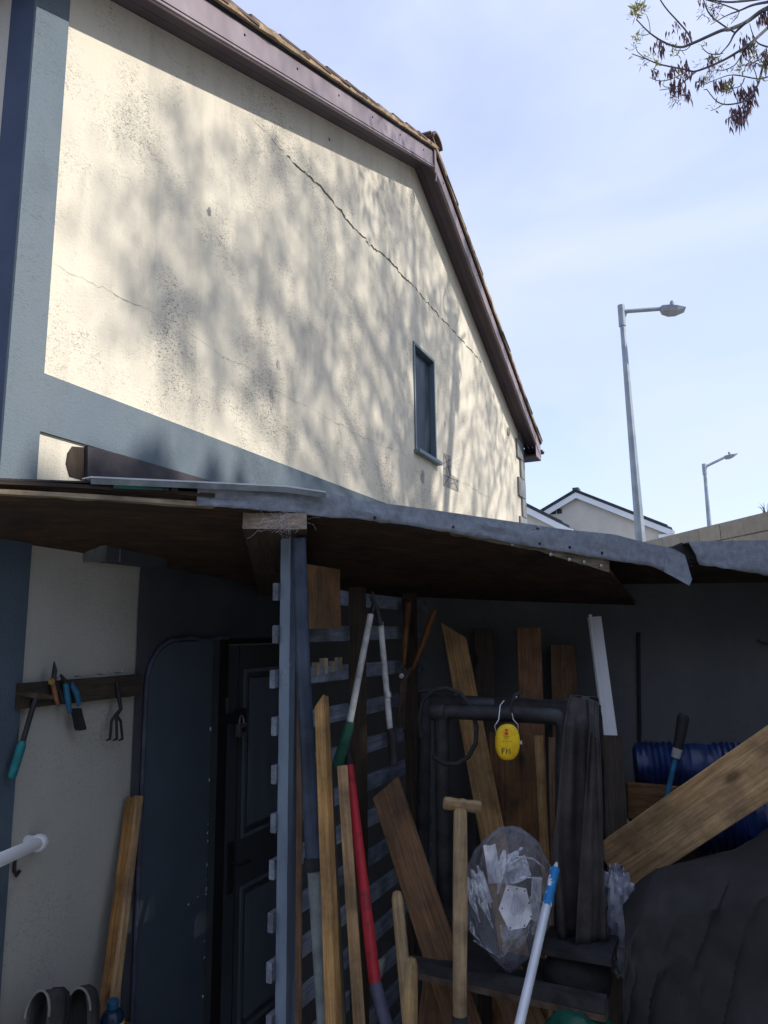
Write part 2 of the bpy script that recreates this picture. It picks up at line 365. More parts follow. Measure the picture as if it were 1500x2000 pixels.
M['ground'] = basic('yard_ground', (0.24, 0.23, 0.21), (0.32, 0.31, 0.29), 3, 0.95, 0.6, 40, dist=0.02)
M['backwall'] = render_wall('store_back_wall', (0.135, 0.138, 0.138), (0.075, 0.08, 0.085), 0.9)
M['yard_wall'] = basic('added_house_render', (0.40, 0.39, 0.37), (0.48, 0.47, 0.45), 2, 0.95, 0.5, 40)
M['web'] = basic('cobweb', (0.5, 0.5, 0.5), (0.6, 0.6, 0.6), 5, 0.9, 0)
# clear polythene
m, t, bs = newmat('clear_polythene'); M['poly'] = m
tr = t.nodes.new('ShaderNodeBsdfTransparent'); tr.inputs[0].default_value = (0.95, 0.96, 0.98, 1)
gl = t.nodes.new('ShaderNodeBsdfGlossy'); gl.inputs['Roughness'].default_value = 0.12; gl.inputs['Color'].default_value = (0.9, 0.93, 1, 1)
df = t.nodes.new('ShaderNodeBsdfDiffuse'); df.inputs['Color'].default_value = (0.72, 0.75, 0.82, 1)
fr = t.nodes.new('ShaderNodeLayerWeight'); fr.inputs['Blend'].default_value = 0.28
m1 = t.nodes.new('ShaderNodeMixShader'); m1.inputs[0].default_value = 0.05
m2 = t.nodes.new('ShaderNodeMixShader')
t.links.new(tr.outputs[0], m1.inputs[1]); t.links.new(df.outputs[0], m1.inputs[2])
bb = t.nodes.new('ShaderNodeBump'); bb.inputs['Strength'].default_value = 0.9; bb.inputs['Distance'].default_value = 0.02
t.links.new(nzn(t, coords(t, (1, 1, .5)), 26, 5, 0.6, 2.0), bb.inputs['Height'])
for n_ in (gl, fr, df): t.links.new(bb.outputs[0], n_.inputs['Normal'])
t.links.new(fr.outputs['Facing'], m2.inputs[0]); t.links.new(m1.outputs[0], m2.inputs[1]); t.links.new(gl.outputs[0], m2.inputs[2])
t.links.new(m2.outputs[0], t.nodes['Material Output'].inputs['Surface'])
m, t, bs = newmat('glint_polythene'); M['poly_glint'] = m      # pale film folds with the bright highlights put into the colour
tr = t.nodes.new('ShaderNodeBsdfTransparent'); gl = t.nodes.new('ShaderNodeBsdfGlossy'); gl.inputs['Roughness'].default_value = 0.25
df = t.nodes.new('ShaderNodeBsdfDiffuse'); df.inputs['Color'].default_value = (0.74, 0.77, 0.84, 1)
m1 = t.nodes.new('ShaderNodeMixShader'); m1.inputs[0].default_value = 0.35; m2 = t.nodes.new('ShaderNodeMixShader')
st0 = ramp(t, nzn(t, coords(t, (1, 1, .3)), 60, 4, 0.6, 1.0), [(0.36, 0.08), (0.58, 0.92)])
t.links.new(df.outputs[0], m1.inputs[1]); t.links.new(gl.outputs[0], m1.inputs[2]); t.links.new(st0, m2.inputs[0])
t.links.new(tr.outputs[0], m2.inputs[1]); t.links.new(m1.outputs[0], m2.inputs[2]); t.links.new(m2.outputs[0], t.nodes['Material Output'].inputs['Surface'])

# ================================================================== SETTING
g = MB().add([(-400,-400,0),(400,-400,0),(400,400,0),(-400,400,0)], [(0,1,2,3)]).build('ground', M['ground'])
tag(g, 'grey brown yard ground running out past the houses', kind='structure')

# ================================================================== HOUSE
HM = Matrix((( D.x, -N.x, 0, N.x*WOFF), (D.y, -N.y, 0, N.y*WOFF), (0, 0, 1, 0), (0, 0, 0, 1)))
house = empty('gable_house', (0, 0, 0)); house.matrix_basis = HM; WM[house.name] = HM.copy()
tag(house, 'cream rendered gable house with cracked stained wall and brown bargeboards above the lean-to', 'house')
def hs(px, py, o=0.0):
    p = onW(px, py, o); q = HM.inverted() @ p; return q          # (s, y, z) in the wall's own frame
S0, S1, SA, ZA = 1.645, 9.33, 5.60, 6.235
KL, KR = 0.41, 0.455
def zr(s): return ZA - (KL * (SA - s) if s < SA else KR * (s - SA))
WX0, WX1, WZ0, WZ1 = 5.47, 5.98, 3.53, 4.50
ZT = 2.05
def hb(mb, name, mat, smooth=False, parent=None): return mb.build(name, mat, parent or house, smooth, HM.copy())
b = MB()
def wface(pts, y=0.0): b.add([(s, y, z) for s, z in pts], [list(range(len(pts)))])
ZS = 2.40
wface([(S0,ZS),(WX0,ZS),(WX0,zr(WX0)),(S0,zr(S0))]); wface([(WX1,ZS),(S1,ZS),(S1,zr(S1)),(WX1,zr(WX1))])
wface([(WX0,ZS),(WX1,ZS),(WX1,WZ0),(WX0,WZ0)]); wface([(WX0,WZ1),(WX1,WZ1),(WX1,zr(WX1)),(SA,ZA),(WX0,zr(WX0))])
b.add([(WX0,0,WZ0),(WX1,0,WZ0),(WX1,0,WZ1),(WX0,0,WZ1),(WX0,.1,WZ0),(WX1,.1,WZ0),(WX1,.1,WZ1),(WX0,.1,WZ1)],
      [(0,4,5,1),(1,5,6,2),(2,6,7,3),(3,7,4,0)])
hb(b, 'gable_wall', M['cream'])
b = MB(); b.add([(S0,0,0),(S1,0,0),(S1,0,ZS),(S0,0,ZS)], [(0,1,2,3)]); tag(hb(b, 'lower_wall', M['cream_shaded']), 'cream render under the lean-to with the shade put into its greyer colour')
b = MB(); b.add([(S0,0,0),(S0,8,0),(S0,8,zr(S0)),(S0,0,zr(S0))], [(0,3,2,1)]); hb(b, 'return_wall', M['side_wall'])
b = MB(); b.add([(S1,0,0),(S1,8,0),(S1,8,zr(S1)),(S1,0,zr(S1))], [(0,1,2,3)])
b.add([(S0,8,0),(S1,8,0),(S1,8,zr(S1)),(SA,8,ZA),(S0,8,zr(S0))], [(0,4,3,2,1)]); hb(b, 'far_wall', M['side_wall'])
# painted bands (12 mm proud)
PB = 0.012; SB = 1.782
hb(MB().box(S0-PB, SB, -PB, 0, 2.46, zr(S0)-.02), 'corner_band', M['band'])
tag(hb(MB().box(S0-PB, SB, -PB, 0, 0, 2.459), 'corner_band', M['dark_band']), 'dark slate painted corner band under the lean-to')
hb(MB().box(S0-PB, S0, 0.0, .135, 0, zr(S0)-.02), 'corner_band_return', M['navy'])
hb(MB().box(SB, S1, -PB+.002, 0, 2.744, 2.966), 'floor_band', M['band'])
# quoins on the far corner
zq = 2.45; k = 0
qm = {}
for i in range(9):
    L = 0.33 if i % 2 else 0.17
    if L not in qm:
        qm[L] = MB().box(-L, 0.03, -.025, L*.8, 0, .245).mesh('quoin', M['quoin'])
    inst('quoin', qm[L], HM @ Matrix.Translation((S1, 0, zq)), house); zq += .258
# window
wf = MB(); fw = .024
for x0, x1, z0, z1 in ((WX0, WX0+fw, WZ0, WZ1), (WX1-fw, WX1, WZ0, WZ1), (WX0+fw, WX1-fw, WZ0, WZ0+fw), (WX0+fw, WX1-fw, WZ1-fw, WZ1)):
    wf.box(x0, x1, -.012, .06, z0, z1)
win = hb(wf, 'window', M['winframe'])
tag(win, 'narrow dark window in a slate grey frame')
gb = MB().box(WX0+fw, WX1-fw, .040, .046, WZ0+fw, WZ1-fw); gb.build('pane', M['glass'], win, False, HM.copy())
MB().box(WX0-.02, WX1+.03, -.055, .0, WZ0-.03, WZ0).build('sill', M['winframe'], win, False, HM.copy())
for x in (WX0+fw+.02, WX0+fw+.06):
    MB().box(x, x+.012, .026, .0395, WZ0+fw, WZ1-fw).build('glazing_bead', M['winframe'], win, False, HM.copy())
# round vent
vc = hs(992, 843)
MB().lathe([(.055, 0), (.055, .012), (.046, .016), (.042, .010), (.005, .008)], Vector((vc.x, 0, vc.z)), Vector((0, -1, 0)), 20).build('round_vent', M['crack_lip'], house, True, HM.copy())
# cracks, chips and the patch
def crack(pl, wd, name='crack', lips=True):
    P = [hs(x, y) for x, y in pl]; seg = []
    for i in range(len(P) - 1):
        n = max(2, int((P[i+1] - P[i]).length / .022))
        for j in range(n): seg.append(P[i].lerp(P[i+1], j / n))
    seg.append(P[-1]); n = len(seg); a = MB(); c = MB(); top = []; bot = []
    for i, p in enumerate(seg):
        k = i / (n - 1); e = min(1, 6 * k, 6 * (1 - k)); off = .016 * fbm((p.x * 9, 3.1, wd * 50)) + .014 * fbm((p.x * 38, 1, 2)) * (1 if lips else .5)
        h = wd * (0.12 + .9 * abs(noise.noise(Vector((p.x * 23, 7, wd * 31))))* 1.8) * e + wd * .12
        top.append((p.x, -.0025, p.z + off + h)); bot.append((p.x, -.0025, p.z + off - h))
    a.rings([[t_, b_] for t_, b_ in zip(top, bot)], False, closed=False)
    o = hb(a, name, M['crack'])
    if lips:
        rs = []
        for i, (t_, b_) in enumerate(zip(top, bot)):
            hh = .004 + .009 * abs(noise.noise(Vector((i * .7, 3, 9))))
            if noise.noise(Vector((i * .23, 5, 2))) < -.12: hh = .001
            rs.append([(t_[0], -.001, t_[2]), (t_[0], -.008 if hh > .002 else -.001, t_[2] + hh * .4), (t_[0], -.001, t_[2] + hh)])
        c.rings(rs, False, closed=False); c.build('crack_lip', M['crack_lip'], o, False, HM.copy())
crack([(560,302),(590,335),(625,365),(650,393),(672,424),(700,455),(716,470)], .0062)
crack([(714,474),(735,488),(752,500),(780,532),(812,565)], .0058)
crack([(812,565),(850,610),(890,652),(940,708)], .0028)
crack([(488,226),(505,246),(524,262),(540,284),(560,300)], .0028, lips=False)
crack([(408,678),(450,706),(475,712),(500,735),(545,766),(580,785),(612,800)], .0015, lips=False)
crack([(612,800),(640,816),(700,850),(760,876),(800,890)], .0014, lips=False)
crack([(366,649),(388,664),(410,679)], .0012, lips=False)
crack([(102,512),(140,535),(182,553),(250,588),(330,626),(368,650)], .0012, lips=False)
crack([(897,940),(915,948),(935,962),(955,972),(969,984)], .0026, lips=False)
crack([(663,430),(664,450),(661,475),(662,500)], .0012, lips=False)
crack([(811,436),(812,470),(811,520)], .0014, lips=False)
crack([(645,285),(647,310),(648,340)], .0012, lips=False)
def chip(cx, cy, r, name='render_chip', mat='cement', sq=1.4):
    p = hs(cx, cy); n = 14; pts = []
    for i in range(n):
        a_ = 2 * math.pi * i / n; rr = r * (.55 + .6 * random.random())
        pts.append((p.x + rr * math.cos(a_), -.002, p.z + sq * rr * math.sin(a_)))
    mb = MB(); mb.add(pts + [(p.x, -.0022, p.z)], [(i, (i+1) % n, n) for i in range(n)]); hb(mb, name, M[mat])
chip(543, 713, .028); chip(530, 772, .026); chip(825, 931, .055); chip(643, 273, .012, mat='crack'); chip(869, 828, .018); chip(408, 415, .02)
P = [hs(*q) for q in ((866,885),(880,891),(880,926),(895,936),(895,960),(866,948))]
hb(MB().prism([(p.x, -.004, p.z) for p in P], Vector((0, .004, 0))), 'cement_patch', M['cement'])
for (xa, ya, xb, yb) in ((866,905,880,897),(866,928,895,940),(880,926,866,948),(880,945,895,940),(868,890,878,925),(866,916,880,910),(884,935,894,958)):
    p, q = hs(xa, ya), hs(xb, yb)
    hb(MB().tube([(p.x, -.004, p.z), (q.x, -.004, q.z)], .004, 4), 'scratch', M['crack'])
# roof: fascia, soffit, mortar, tiles
OV = 0.19
EL, ER = 1.40, 9.62
def zf(s): return zr(s) - .055
for (sa, sb_) in ((EL, SA), (SA, ER)):
    q = MB(); yf = -OV
    q.prism([(sa, yf, zf(sa)), (sb_, yf, zf(sb_)), (sb_, yf, zf(sb_)+.175), (sa, yf, zf(sa)+.175)], Vector((0, .014, 0)))
    fo = hb(q, 'bargeboard', M['fascia'])
    q = MB()
    for h0, pr in ((.004, .009), (.026, .007)):
        q.prism([(sa, yf-pr, zf(sa)+h0), (sb_, yf-pr, zf(sb_)+h0), (sb_, yf-pr, zf(sb_)+h0+.011), (sa, yf-pr, zf(sa)+h0+.011)], Vector((0, pr-.0005, 0)))
    q.build('bead', M['fascia'], fo, False, HM.copy())
    for i in range(8):
        s_ = lerp(sa, sb_, (i + .5) / 8)
        MB().lathe([(.007, 0), (.006, .004), (.001, .006)], (s_, yf, zf(s_) + .12), Vector((0, -1, 0)), 8).build('nail_cap', M['black'], fo, False, HM.copy())
    for j in range(3):
        y0 = -OV + .0145 + j * .0585; q = MB()
        q.prism([(sa, y0, zr(sa)), (sb_, y0, zr(sb_)), (sb_, y0, zr(sb_)+.008), (sa, y0, zr(sa)+.008)], Vector((0, .0555, 0)))
        hb(q, 'soffit', M['soffit'])
    q = MB(); q.prism([(sa, -OV-.01, zf(sa)+.1765), (sb_, -OV-.01, zf(sb_)+.1765), (sb_, -OV-.01, zf(sb_)+.192), (sa, -OV-.01, zf(sa)+.192)], Vector((0, .4, 0)))
    hb(q, 'undercloak', M['black'])
    q = MB(); n = 60; rs = []
    for i in range(n + 1):
        s_ = lerp(sa, sb_, i / n); yy = -OV - .029 + .010 * fbm((s_ * 6, 1, 4)); dz = .006 * fbm((s_ * 9, 8, 4))
        rs.append([(s_, yy, zf(s_)+.193), (s_, yy-.004, zf(s_)+.225+dz), (s_, .2, zf(s_)+.24), (s_, .2, zf(s_)+.193)])
    q.rings(rs); hb(q, 'verge_mortar', M['mortar'])
    # tiles
    kk = KL if sa < 5 else KR; ang = math.atan(kk); Ls = abs(sb_ - sa) / math.cos(ang); nr = int(Ls / .29)
    tl = .345; tw = .31
    tm = MB(); rs = []
    for x in (0, tl*.5, tl):
        rs.append([(x, 0, 0), (x, tw, 0), (x, tw, .020), (x, tw*.62, .028), (x, tw*.4, .018), (x, .02, .022), (x, 0, .016)])
    tm.rings(rs); tmesh = tm.mesh('tile', M['tile'])
    rest = MB()
    for r in range(nr + 1):
        up = min(r * .29, Ls - .2)
        if sa < 5: s_ = sa + up * math.cos(ang); ry = -ang + R(3.2); sx = 1
        else: s_ = sb_ - up * math.cos(ang); ry = math.pi + ang - R(3.2); sx = -1
        for c_ in range(2):
            jit = random.uniform(-.008, .008)
            mat = HM @ Matrix.Translation((s_ + random.uniform(-.008, .008), -OV - .032 + c_ * .315 + jit, zf(s_) + .224))
            if sx == 1: mat = mat @ Matrix.Rotation(ry + R(random.uniform(-.8, .8)), 4, 'Y')
            else: mat = mat @ Matrix.Rotation(math.pi, 4, 'Z') @ Matrix.Translation((0, -tw, 0)) @ Matrix.Rotation(-ang + R(3.2) + R(random.uniform(-.8, .8)), 4, 'Y')
            inst('tile', tmesh, mat, house)
        s2 = s_ + sx * .345 * math.cos(ang)
        z0 = zf(s_) + .245; z1 = zf(s2) + .228
        rest.add([(s_, .40, z0), (s_, 8.2, z0), (s2, 8.2, z1), (s2, .40, z1), (s_, .40, z0-.03), (s_, 8.2, z0-.03)], [(0,1,2,3),(0,4,5,1)])
    tag(hb(rest, 'roof_tile_courses', M['tile']), kind='stuff')
# ridge tiles
for i in range(6):
    q = MB(); y0 = -OV - .05 + i * .44; rs = []
    for yy in (y0, y0 + .45):
        rs.append([(SA + .125 * math.cos(a_), yy, zf(SA) + .245 + .085 * math.sin(a_)) for a_ in [math.pi * k / 8 for k in range(9)]] +
                  [(SA + .108 * math.cos(a_), yy, zf(SA) + .235 + .075 * math.sin(a_)) for a_ in [math.pi * k / 8 for k in range(8, -1, -1)]])
    q.rings(rs); hb(q, 'ridge_tile', M['tile'], 30)
q = MB().obox((SA, -OV-.012, zf(SA)+.065), Vector((.022, 0, 0)), Vector((0, .006, 0)), Vector((0, 0, .115)))
q.obox((SA+.02, -OV-.012, zf(SA)-.08), Vector((.010, 0, .004)), Vector((0, .005, 0)), Vector((.014, 0, .05)))
hb(q, 'apex_trim', M['fascia'])
# eave boxes
for s_a, s_b in ((EL, S0), (S1, ER)):
    ze = min(zr(s_a), zr(s_b)) - (.10 if s_a > 5 else -.07)
    hb(MB().box(s_a, s_b, -OV-.004, 8.1, ze, ze + .012), 'eave_soffit', M['soffit'])
    e = s_a if s_a < 5 else s_b
    hb(MB().box(e-.01, e+.01, -OV-.004, 8.1, ze+.013, ze + .19), 'eave_fascia', M['fascia'])
    hb(MB().prism([(s_a, -OV-.004, ze+.013), (s_b, -OV-.004, ze+.013), (s_b, -OV-.004, zf(s_b)+.17), (s_a, -OV-.004, zf(s_a)+.17)], Vector((0, .003, 0))), 'box_end', M['fascia'])
    gx = e + (.06 if s_a > 5 else -.06); rs = []
    for yy in (-OV-.03, 8.1):
        rs.append([(gx + .055*math.cos(a_), yy, ze+.16 + .055*math.sin(a_)) for a_ in [math.pi + math.pi*k/8 for k in range(9)]] +
                  [(gx + .050*math.cos(a_), yy, ze+.16 + .050*math.sin(a_)) for a_ in [math.pi + math.pi*k/8 for k in range(8, -1, -1)]])
    hb(MB().rings(rs), 'gutter', M['soffit'], 30)
# ---- lower wall: dark painted zone, slate panel, door
DZ0 = hs(268, 1200).x; DS0 = hs(424, 1400).x; DS1 = DS0 + .86; DTOP = 1.955
b = MB()
PR = -.006
edge = [(DZ0 + .012 * fbm((z * 5, 2, 1)), z) for z in [0, .3, .6, .9, 1.2, 1.5, 1.8, 2.1, ZS-.02]]
b.add([(s, PR, z) for s, z in edge] + [(DS0, PR, ZS-.02), (DS0, PR, 0)], [list(range(len(edge) + 2))[::-1]])
b.add([(DS0, PR, DTOP+.03), (DS1, PR, DTOP+.03), (DS1, PR, ZS-.02), (DS0, PR, ZS-.02)], [(0,1,2,3)])
b.add([(DS1, PR, 0), (6.2, PR, 0), (6.2, PR, ZS-.02), (DS1, PR, ZS-.02)], [(0,1,2,3)])
tag(hb(b, 'painted_render', M['dark_render']), 'dark grey painted render round the door')
pa, pc = hs(283, 1330).x, hs(407, 1330).x; pt = hs(340, 1254).z; rr = .17
poly = [(pa, 0), (pc, 0), (pc, pt)] + [(pa + rr - rr*math.sin(a_), pt - rr + rr*math.cos(a_)) for a_ in [math.pi/2*k/8 for k in range(9)]]
hb(MB().prism([(s, -.022, z) for s, z in poly], Vector((0, .016, 0))), 'slate_panel', M['slate_paint'])
for i in range(13):                                      # paint chipped off the panel's edge
    z = random.uniform(.35, 1.6); r = random.uniform(.003, .010)
    mb = MB(); pts = [(pc - abs(random.gauss(0, .004)) + r * random.uniform(.4, 1) * math.cos(a_) * .7, -.0228, z + r * random.uniform(.5, 1.6) * math.sin(a_)) for a_ in [k * math.pi/3 for k in range(6)]]
    mb.add(pts, [tuple(range(6))]); hb(mb, 'chip_sun_fleck', M['white_pvc'])
for (cx, cy, r) in ((360,1765,.005),(378,1750,.003)):
    p = hs(cx, cy); mb = MB(); mb.add([(p.x + r*math.cos(k*math.pi/3), -.0228, p.z + r*math.sin(k*math.pi/3)) for k in range(6)], [tuple(range(6))]); hb(mb, 'chip_sun_fleck', M['white_pvc'])
cab = [(pa-.012, .3), (pa-.012, 1.0), (pa-.012, pt-rr)] + [(pa + rr - (rr+.012)*math.cos(a_), pt - rr + (rr+.012)*math.sin(a_)) for a_ in [math.pi/2*k/8 for k in range(1, 9)]] + [(lerp(pa+rr, DS0+.05, k), pt+.012+.008*math.sin(9*k)) for k in (.25,.5,.75,1)]
hb(MB().tube([(s, -.02, z) for s, z in cab], .0085, 8), 'cable', M['socket'], True)
# door recess + door
hb(MB().box(DS0, DS0+.075, -.004, .10, 0, DTOP+.03), 'shadow_jamb', M['black'])  # jambs and head near-black, deep shadow of the recess put into their colour
hb(MB().box(DS1-.04, DS1, -.004, .10, 0, DTOP+.03), 'shadow_jamb', M['black'])
hb(MB().box(DS0+.075, DS1-.04, -.004, .10, DTOP, DTOP+.03), 'door_head', M['black'])
d0, d1 = DS0+.078, DS1-.043; dy = .0
db = MB().box(d0, d1, dy, dy+.04, .02, DTOP-.004)
door = hb(db, 'door', M['door_paint'])
def dbox(x0, x1, z0, z1, nm='moulding', pr=.008, mat='door_paint'):
    return MB().box(x0, x1, dy-pr, dy-.0005, z0, z1).build(nm, M[mat], door, False, HM.copy())
def mould(x0, x1, z0, z1):
    mb = MB(); w_ = .018
    for a0, a1, c0, c1 in ((x0, x0+w_, z0, z1), (x1-w_, x1, z0, z1), (x0+w_, x1-w_, z0, z0+w_), (x0+w_, x1-w_, z1-w_, z1)): mb.box(a0, a1, dy-.010, dy-.0005, c0, c1)
    mb.box(x0+.05, x1-.05, dy-.006, dy-.0005, z0+.05, z1-.05)
    mb.build('moulding', M['door_paint'], door, False, HM.copy())
mould(d0+.13, d1-.10, 1.02, 1.83); mould(d0+.13, d1-.10, .15, .80)
dbox(d0+.085, d0+.090, .02, DTOP-.01, 'board_joint', .0012, 'black')
hp = hs(437, 1700)
mb = MB().obox((d0+.045, dy-.006, .91), Vector((.020, 0, 0)), Vector((0, .005, 0)), Vector((0, 0, .115)))
mb.build('handle_plate', M['black_metal'], door, False, HM.copy())
MB().tube([(d0+.045, dy-.01, .93), (d0+.045, dy-.05, .93), (d0+.06, dy-.056, .928), (d0+.14, dy-.05, .918)], .009, 8).build('handle', M['black_metal'], door, True, HM.copy())
mb = MB().obox((d0-.005, dy-.012, 1.60), Vector((.055, 0, 0)), Vector((0, .004, 0)), Vector((0, 0, .024)))
mb.obox((d0+.10, dy-.006, 1.60), Vector((.045, 0, 0)), Vector((0, .004, 0)), Vector((0, 0, .036)))
mb.build('hasp', M['black_metal'], door, False, HM.copy())
mb = MB().box(d0-.022, d0-.012, -.014, -.006, 1.625, 1.70); hb(mb, 'strike_plate', M['chrome'])
pl_ = HM @ Vector((d0+.05, -.05, 1.545))
pk = thing('padlock', pl_, 'small steel padlock hanging on the hasp of the dark door', 'padlock')
mb = MB().obox(pl_ + N*.0, D*.030, N*.012, Z*.030); mb.build('body', M['chrome'], pk)
MB().obox(pl_ + N*.0135, D*.018, N*.001, Z*.010).build('face_plate', M['black_metal'], pk)
MB().tube([pl_ + D*(.018*math.cos(a_)) + Z*(.03 + .038*math.sin(a_)) for a_ in [math.pi*k/10 for k in range(11)]], .005, 8).build('shackle', M['chrome'], pk, True)

# ================================================================== LEAN-TO SHED
P0 = Vector((-1.15, 2.1, 0)); P1 = Vector((1.05, 3.3, 0))
EN = Vector((P1.y - P0.y, -(P1.x - P0.x), 0)).normalized(); EO = P0.dot(EN); ED = (P1 - P0).normalized()
def onE(px, py, o=0.0): return onpl(px, py, EO + o, EN)
BY = 4.1
Q2 = onE(1322, 1072); E2N = Vector((.06, -1, 0)).normalized(); E2O = Q2.dot(E2N)
def onE2(px, py, o=0.0): return onpl(px, py, E2O + o, E2N)
shed = thing('lean_to_roof', onE(600, 1010), 'sagging lean-to roof of brown plywood edged with torn blue grey felt', 'roof')
def bot(px): # bottom front line of the ply
    tab = [(-200,955),(0,963),(180,973),(400,988),(560,1003),(640,1012),(760,1026),(900,1047),(1050,1075),(1190,1117)]
    for (a, ya), (c, yc) in zip(tab, tab[1:]):
        if px <= c: return ya + (yc - ya) * (px - a) / (c - a)
    return tab[-1][1]
XC = (WOFF + N.x*0 - (-math.sin(AN)) * 0)  # unused
def backpt(k):
    """back edge of ceiling: along the house wall, then along the store's back wall"""
    xc = (WOFF + math.sin(AN) * BY) / math.cos(AN)
    a = [N*WOFF + D*1.2 + Z*2.34, N*WOFF + D*2.0 + Z*2.32, N*WOFF + D*3.0 + Z*2.27, Vector((xc, BY, 2.22)), Vector((0.2, BY, 2.20)), Vector((0.75, BY, 2.17)), Vector((1.42, BY, 2.14))]
    return poly_at(a, k)
nU, nV = 48, 10
def ceil_pt(u, v):
    px = lerp(-200, 1190, u); f_ = onE(px, bot(px)); q = backpt(u)
    p = f_.lerp(q, v); p.z += .012 * fbm((p.x*2, p.y*2, 1)) * math.sin(math.pi*v); return p
b = MB(); rs = [[ceil_pt(i/nU, j/nV) for j in range(nV+1)] for i in range(nU+1)]
b.rings(rs, False, closed=False); top = [[p + Z*.022 for p in r] for r in rs]; b.rings(top, False, closed=False)
b.rings([[rs[i][0], top[i][0]] for i in range(nU+1)], False, closed=False); b.rings([[rs[nU][j], top[nU][j]] for j in range(nV+1)], False, closed=False)
# local frame for grain: along the edge
def edge_frame(o): 
    m = Matrix((EN, Z, ED)).transposed().to_4x4(); m.translation = o; return m
def in_frame(mb, fr):
    iv = fr.inverted(); mb.v = [iv @ p for p in mb.v]; return mb
EF = edge_frame(onE(600, 1010))
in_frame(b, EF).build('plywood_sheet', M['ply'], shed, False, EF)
# right-hand sheet, higher
b = MB(); rs = []
for i in range(13):
    k = i/12; px = lerp(1120, 1750, k); f_ = onE2(px, lerp(1078, 1118, min(1, k*1.6)), -.05); q = Vector((lerp(1.0, 3.4, k), BY, 2.26))
    rs.append([f_.lerp(q, j/6) for j in range(7)])
b.rings(rs, False, closed=False); b.rings([[p + Z*.02 for p in r] for r in rs], False, closed=False)
in_frame(b, EF).build('plywood_sheet', M['ply'], shed, False, EF)
# layered dark board edges, left
for (ya, yb, dx, mat) in ((0, 9, .012, 'raw_edge'), (9.5, 19, .0, 'dark_wood'), (19.5, 27, .02, 'dark_wood')):
    b = MB(); rs = []
    for i in range(15):
        px = lerp(-200, 420, i/14); w0 = bot(px) + 1
        p, q = onE(px, w0 - ya - 1.5*noise.noise(Vector((i*.8, ya, 1))), dx), onE(px, w0 - yb, dx)
        rs.append([p, q, q - EN*.5, p - EN*.5])
    in_frame(b.rings(rs), EF).build('board_edge', M[mat], shed, False, EF)
# felt fascia
def felt(tp, bt, o, name='felt_edge', n=40, th=.006, back=0.5, amp=.006, mat='felt', onE=onE, EN=EN):
    b = MB(); rs = []
    def at(tab, k):
        x = lerp(tab[0][0], tab[-1][0], k)
        for (a, ya), (c, yc) in zip(tab, tab[1:]):
            if x <= c + 1e-6: return x, ya + (yc - ya) * (x - a) / (c - a)
        return tab[-1]
    for i in range(n + 1):
        k = i/n; tx, ty = at(tp, k); bx, by = at(bt, k); by += 2.2*noise.noise(Vector((bx*.06, 1, 1))) + 1.2*noise.noise(Vector((bx*.31, 4, 1))); r = []
        t3 = onE(tx, ty, o); b3 = onE(bx, by, o)
        if back: r.append(t3 - EN*back + Z*.005)
        r.append(t3 - EN*.012 + Z*.001)
        for j in range(6):
            p = t3.lerp(b3, j/5); w_ = amp * (fbm((tx*.013, j*.7, o*90)) * 2.0) * (.3 + j/5)
            r.append(p + EN * (w_ + .004))
        rs.append(r)
    b.rings(rs, False, closed=False)
    ob = b.build(name, M[mat], shed, 50); solid(ob, th); return ob
felt([(385,949),(480,954),(560,958),(635,964),(700,978),(800,991),(1000,1020),(1100,1035),(1200,1045),(1233,1054),(1267,1063),(1312,1072)],
     [(385,987),(480,995),(560,1001),(640,1011),(700,1014),(800,1027),(1000,1062),(1100,1079),(1193,1095),(1267,1105),(1297,1117),(1303,1119)], .016, n=64, amp=.008)
felt([(1345,1059),(1380,1058),(1500,1056),(1700,1050)], [(1366,1103),(1400,1109),(1500,1124),(1700,1150)], .02, n=24, onE=onE2, EN=E2N)
# torn flap hanging at the split
F = [onE(*q) for q in ((1300,1070,.02),(1318,1073,.028),(1337,1084,.03),(1351,1132,.045),(1346,1144,.05),(1297,1117,.024))]
ob = MB().add(F, [(0,1,2,5),(5,2,3,4)]).build('torn_felt_flap', M['felt'], shed); solid(ob, .005)
F = [onE(*q) for q in ((1305,1071,.0),(1330,1060,-.02),(1352,1060,-.02),(1368,1100,-.01),(1340,1110,-.04),(1310,1095,-.03))]
ob = MB().add(F, [(0,1,2,3,4,5)]).build('felt_tear', M['flash'], shed); solid(ob, .005)
# weathered timber edge below the felt
b = MB(); rs = []
for i in range(31):
    px = lerp(880, 1190, i/30); y1 = bot(px) + 1 + 3*noise.noise(Vector((px*.05, 1, 1))); y0 = y1 - lerp(8, 32, i/30)
    rs.append([onE(px, y0, .006), onE(px, y1, .006), onE(px, y1, -.02), onE(px, y0, -.02)])
in_frame(b.rings(rs), EF).build('timber_edge', M['raw_edge'], shed, False, EF)
for (px, py) in ((1111,1093),(1173,1105),(1075,1083),(1000,1063),(1140,1098)):
    MB().lathe([(.009, 0), (.008, .004), (.002, .006)], onE(px, py, .012), EN, 10).build('nail', M['chrome'], shed, True)
for (px, py) in ((732,1011),(885,1030),(927,1036),(1054,1062),(1113,1069),(1176,1080)):
    MB().lathe([(.0075, 0), (.006, .003), (.002, .004)], onE(px, py, .026), EN, 10).build('felt_nail', M['black_metal'], shed, True)
for (px, py, r) in ((1042,1038,.014),(1050,1033,.009),(1062,1040,.006)):
    p = onE(px, py, .0255); u = ED
    MB().add([p + u*(r*1.4*math.cos(a_)*random.uniform(.6,1)) + Z*(r*math.sin(a_)*random.uniform(.6,1)) for a_ in [k*math.pi/4 for k in range(8)]], [tuple(range(8))]).build('stain_patch', M['rust'], shed)
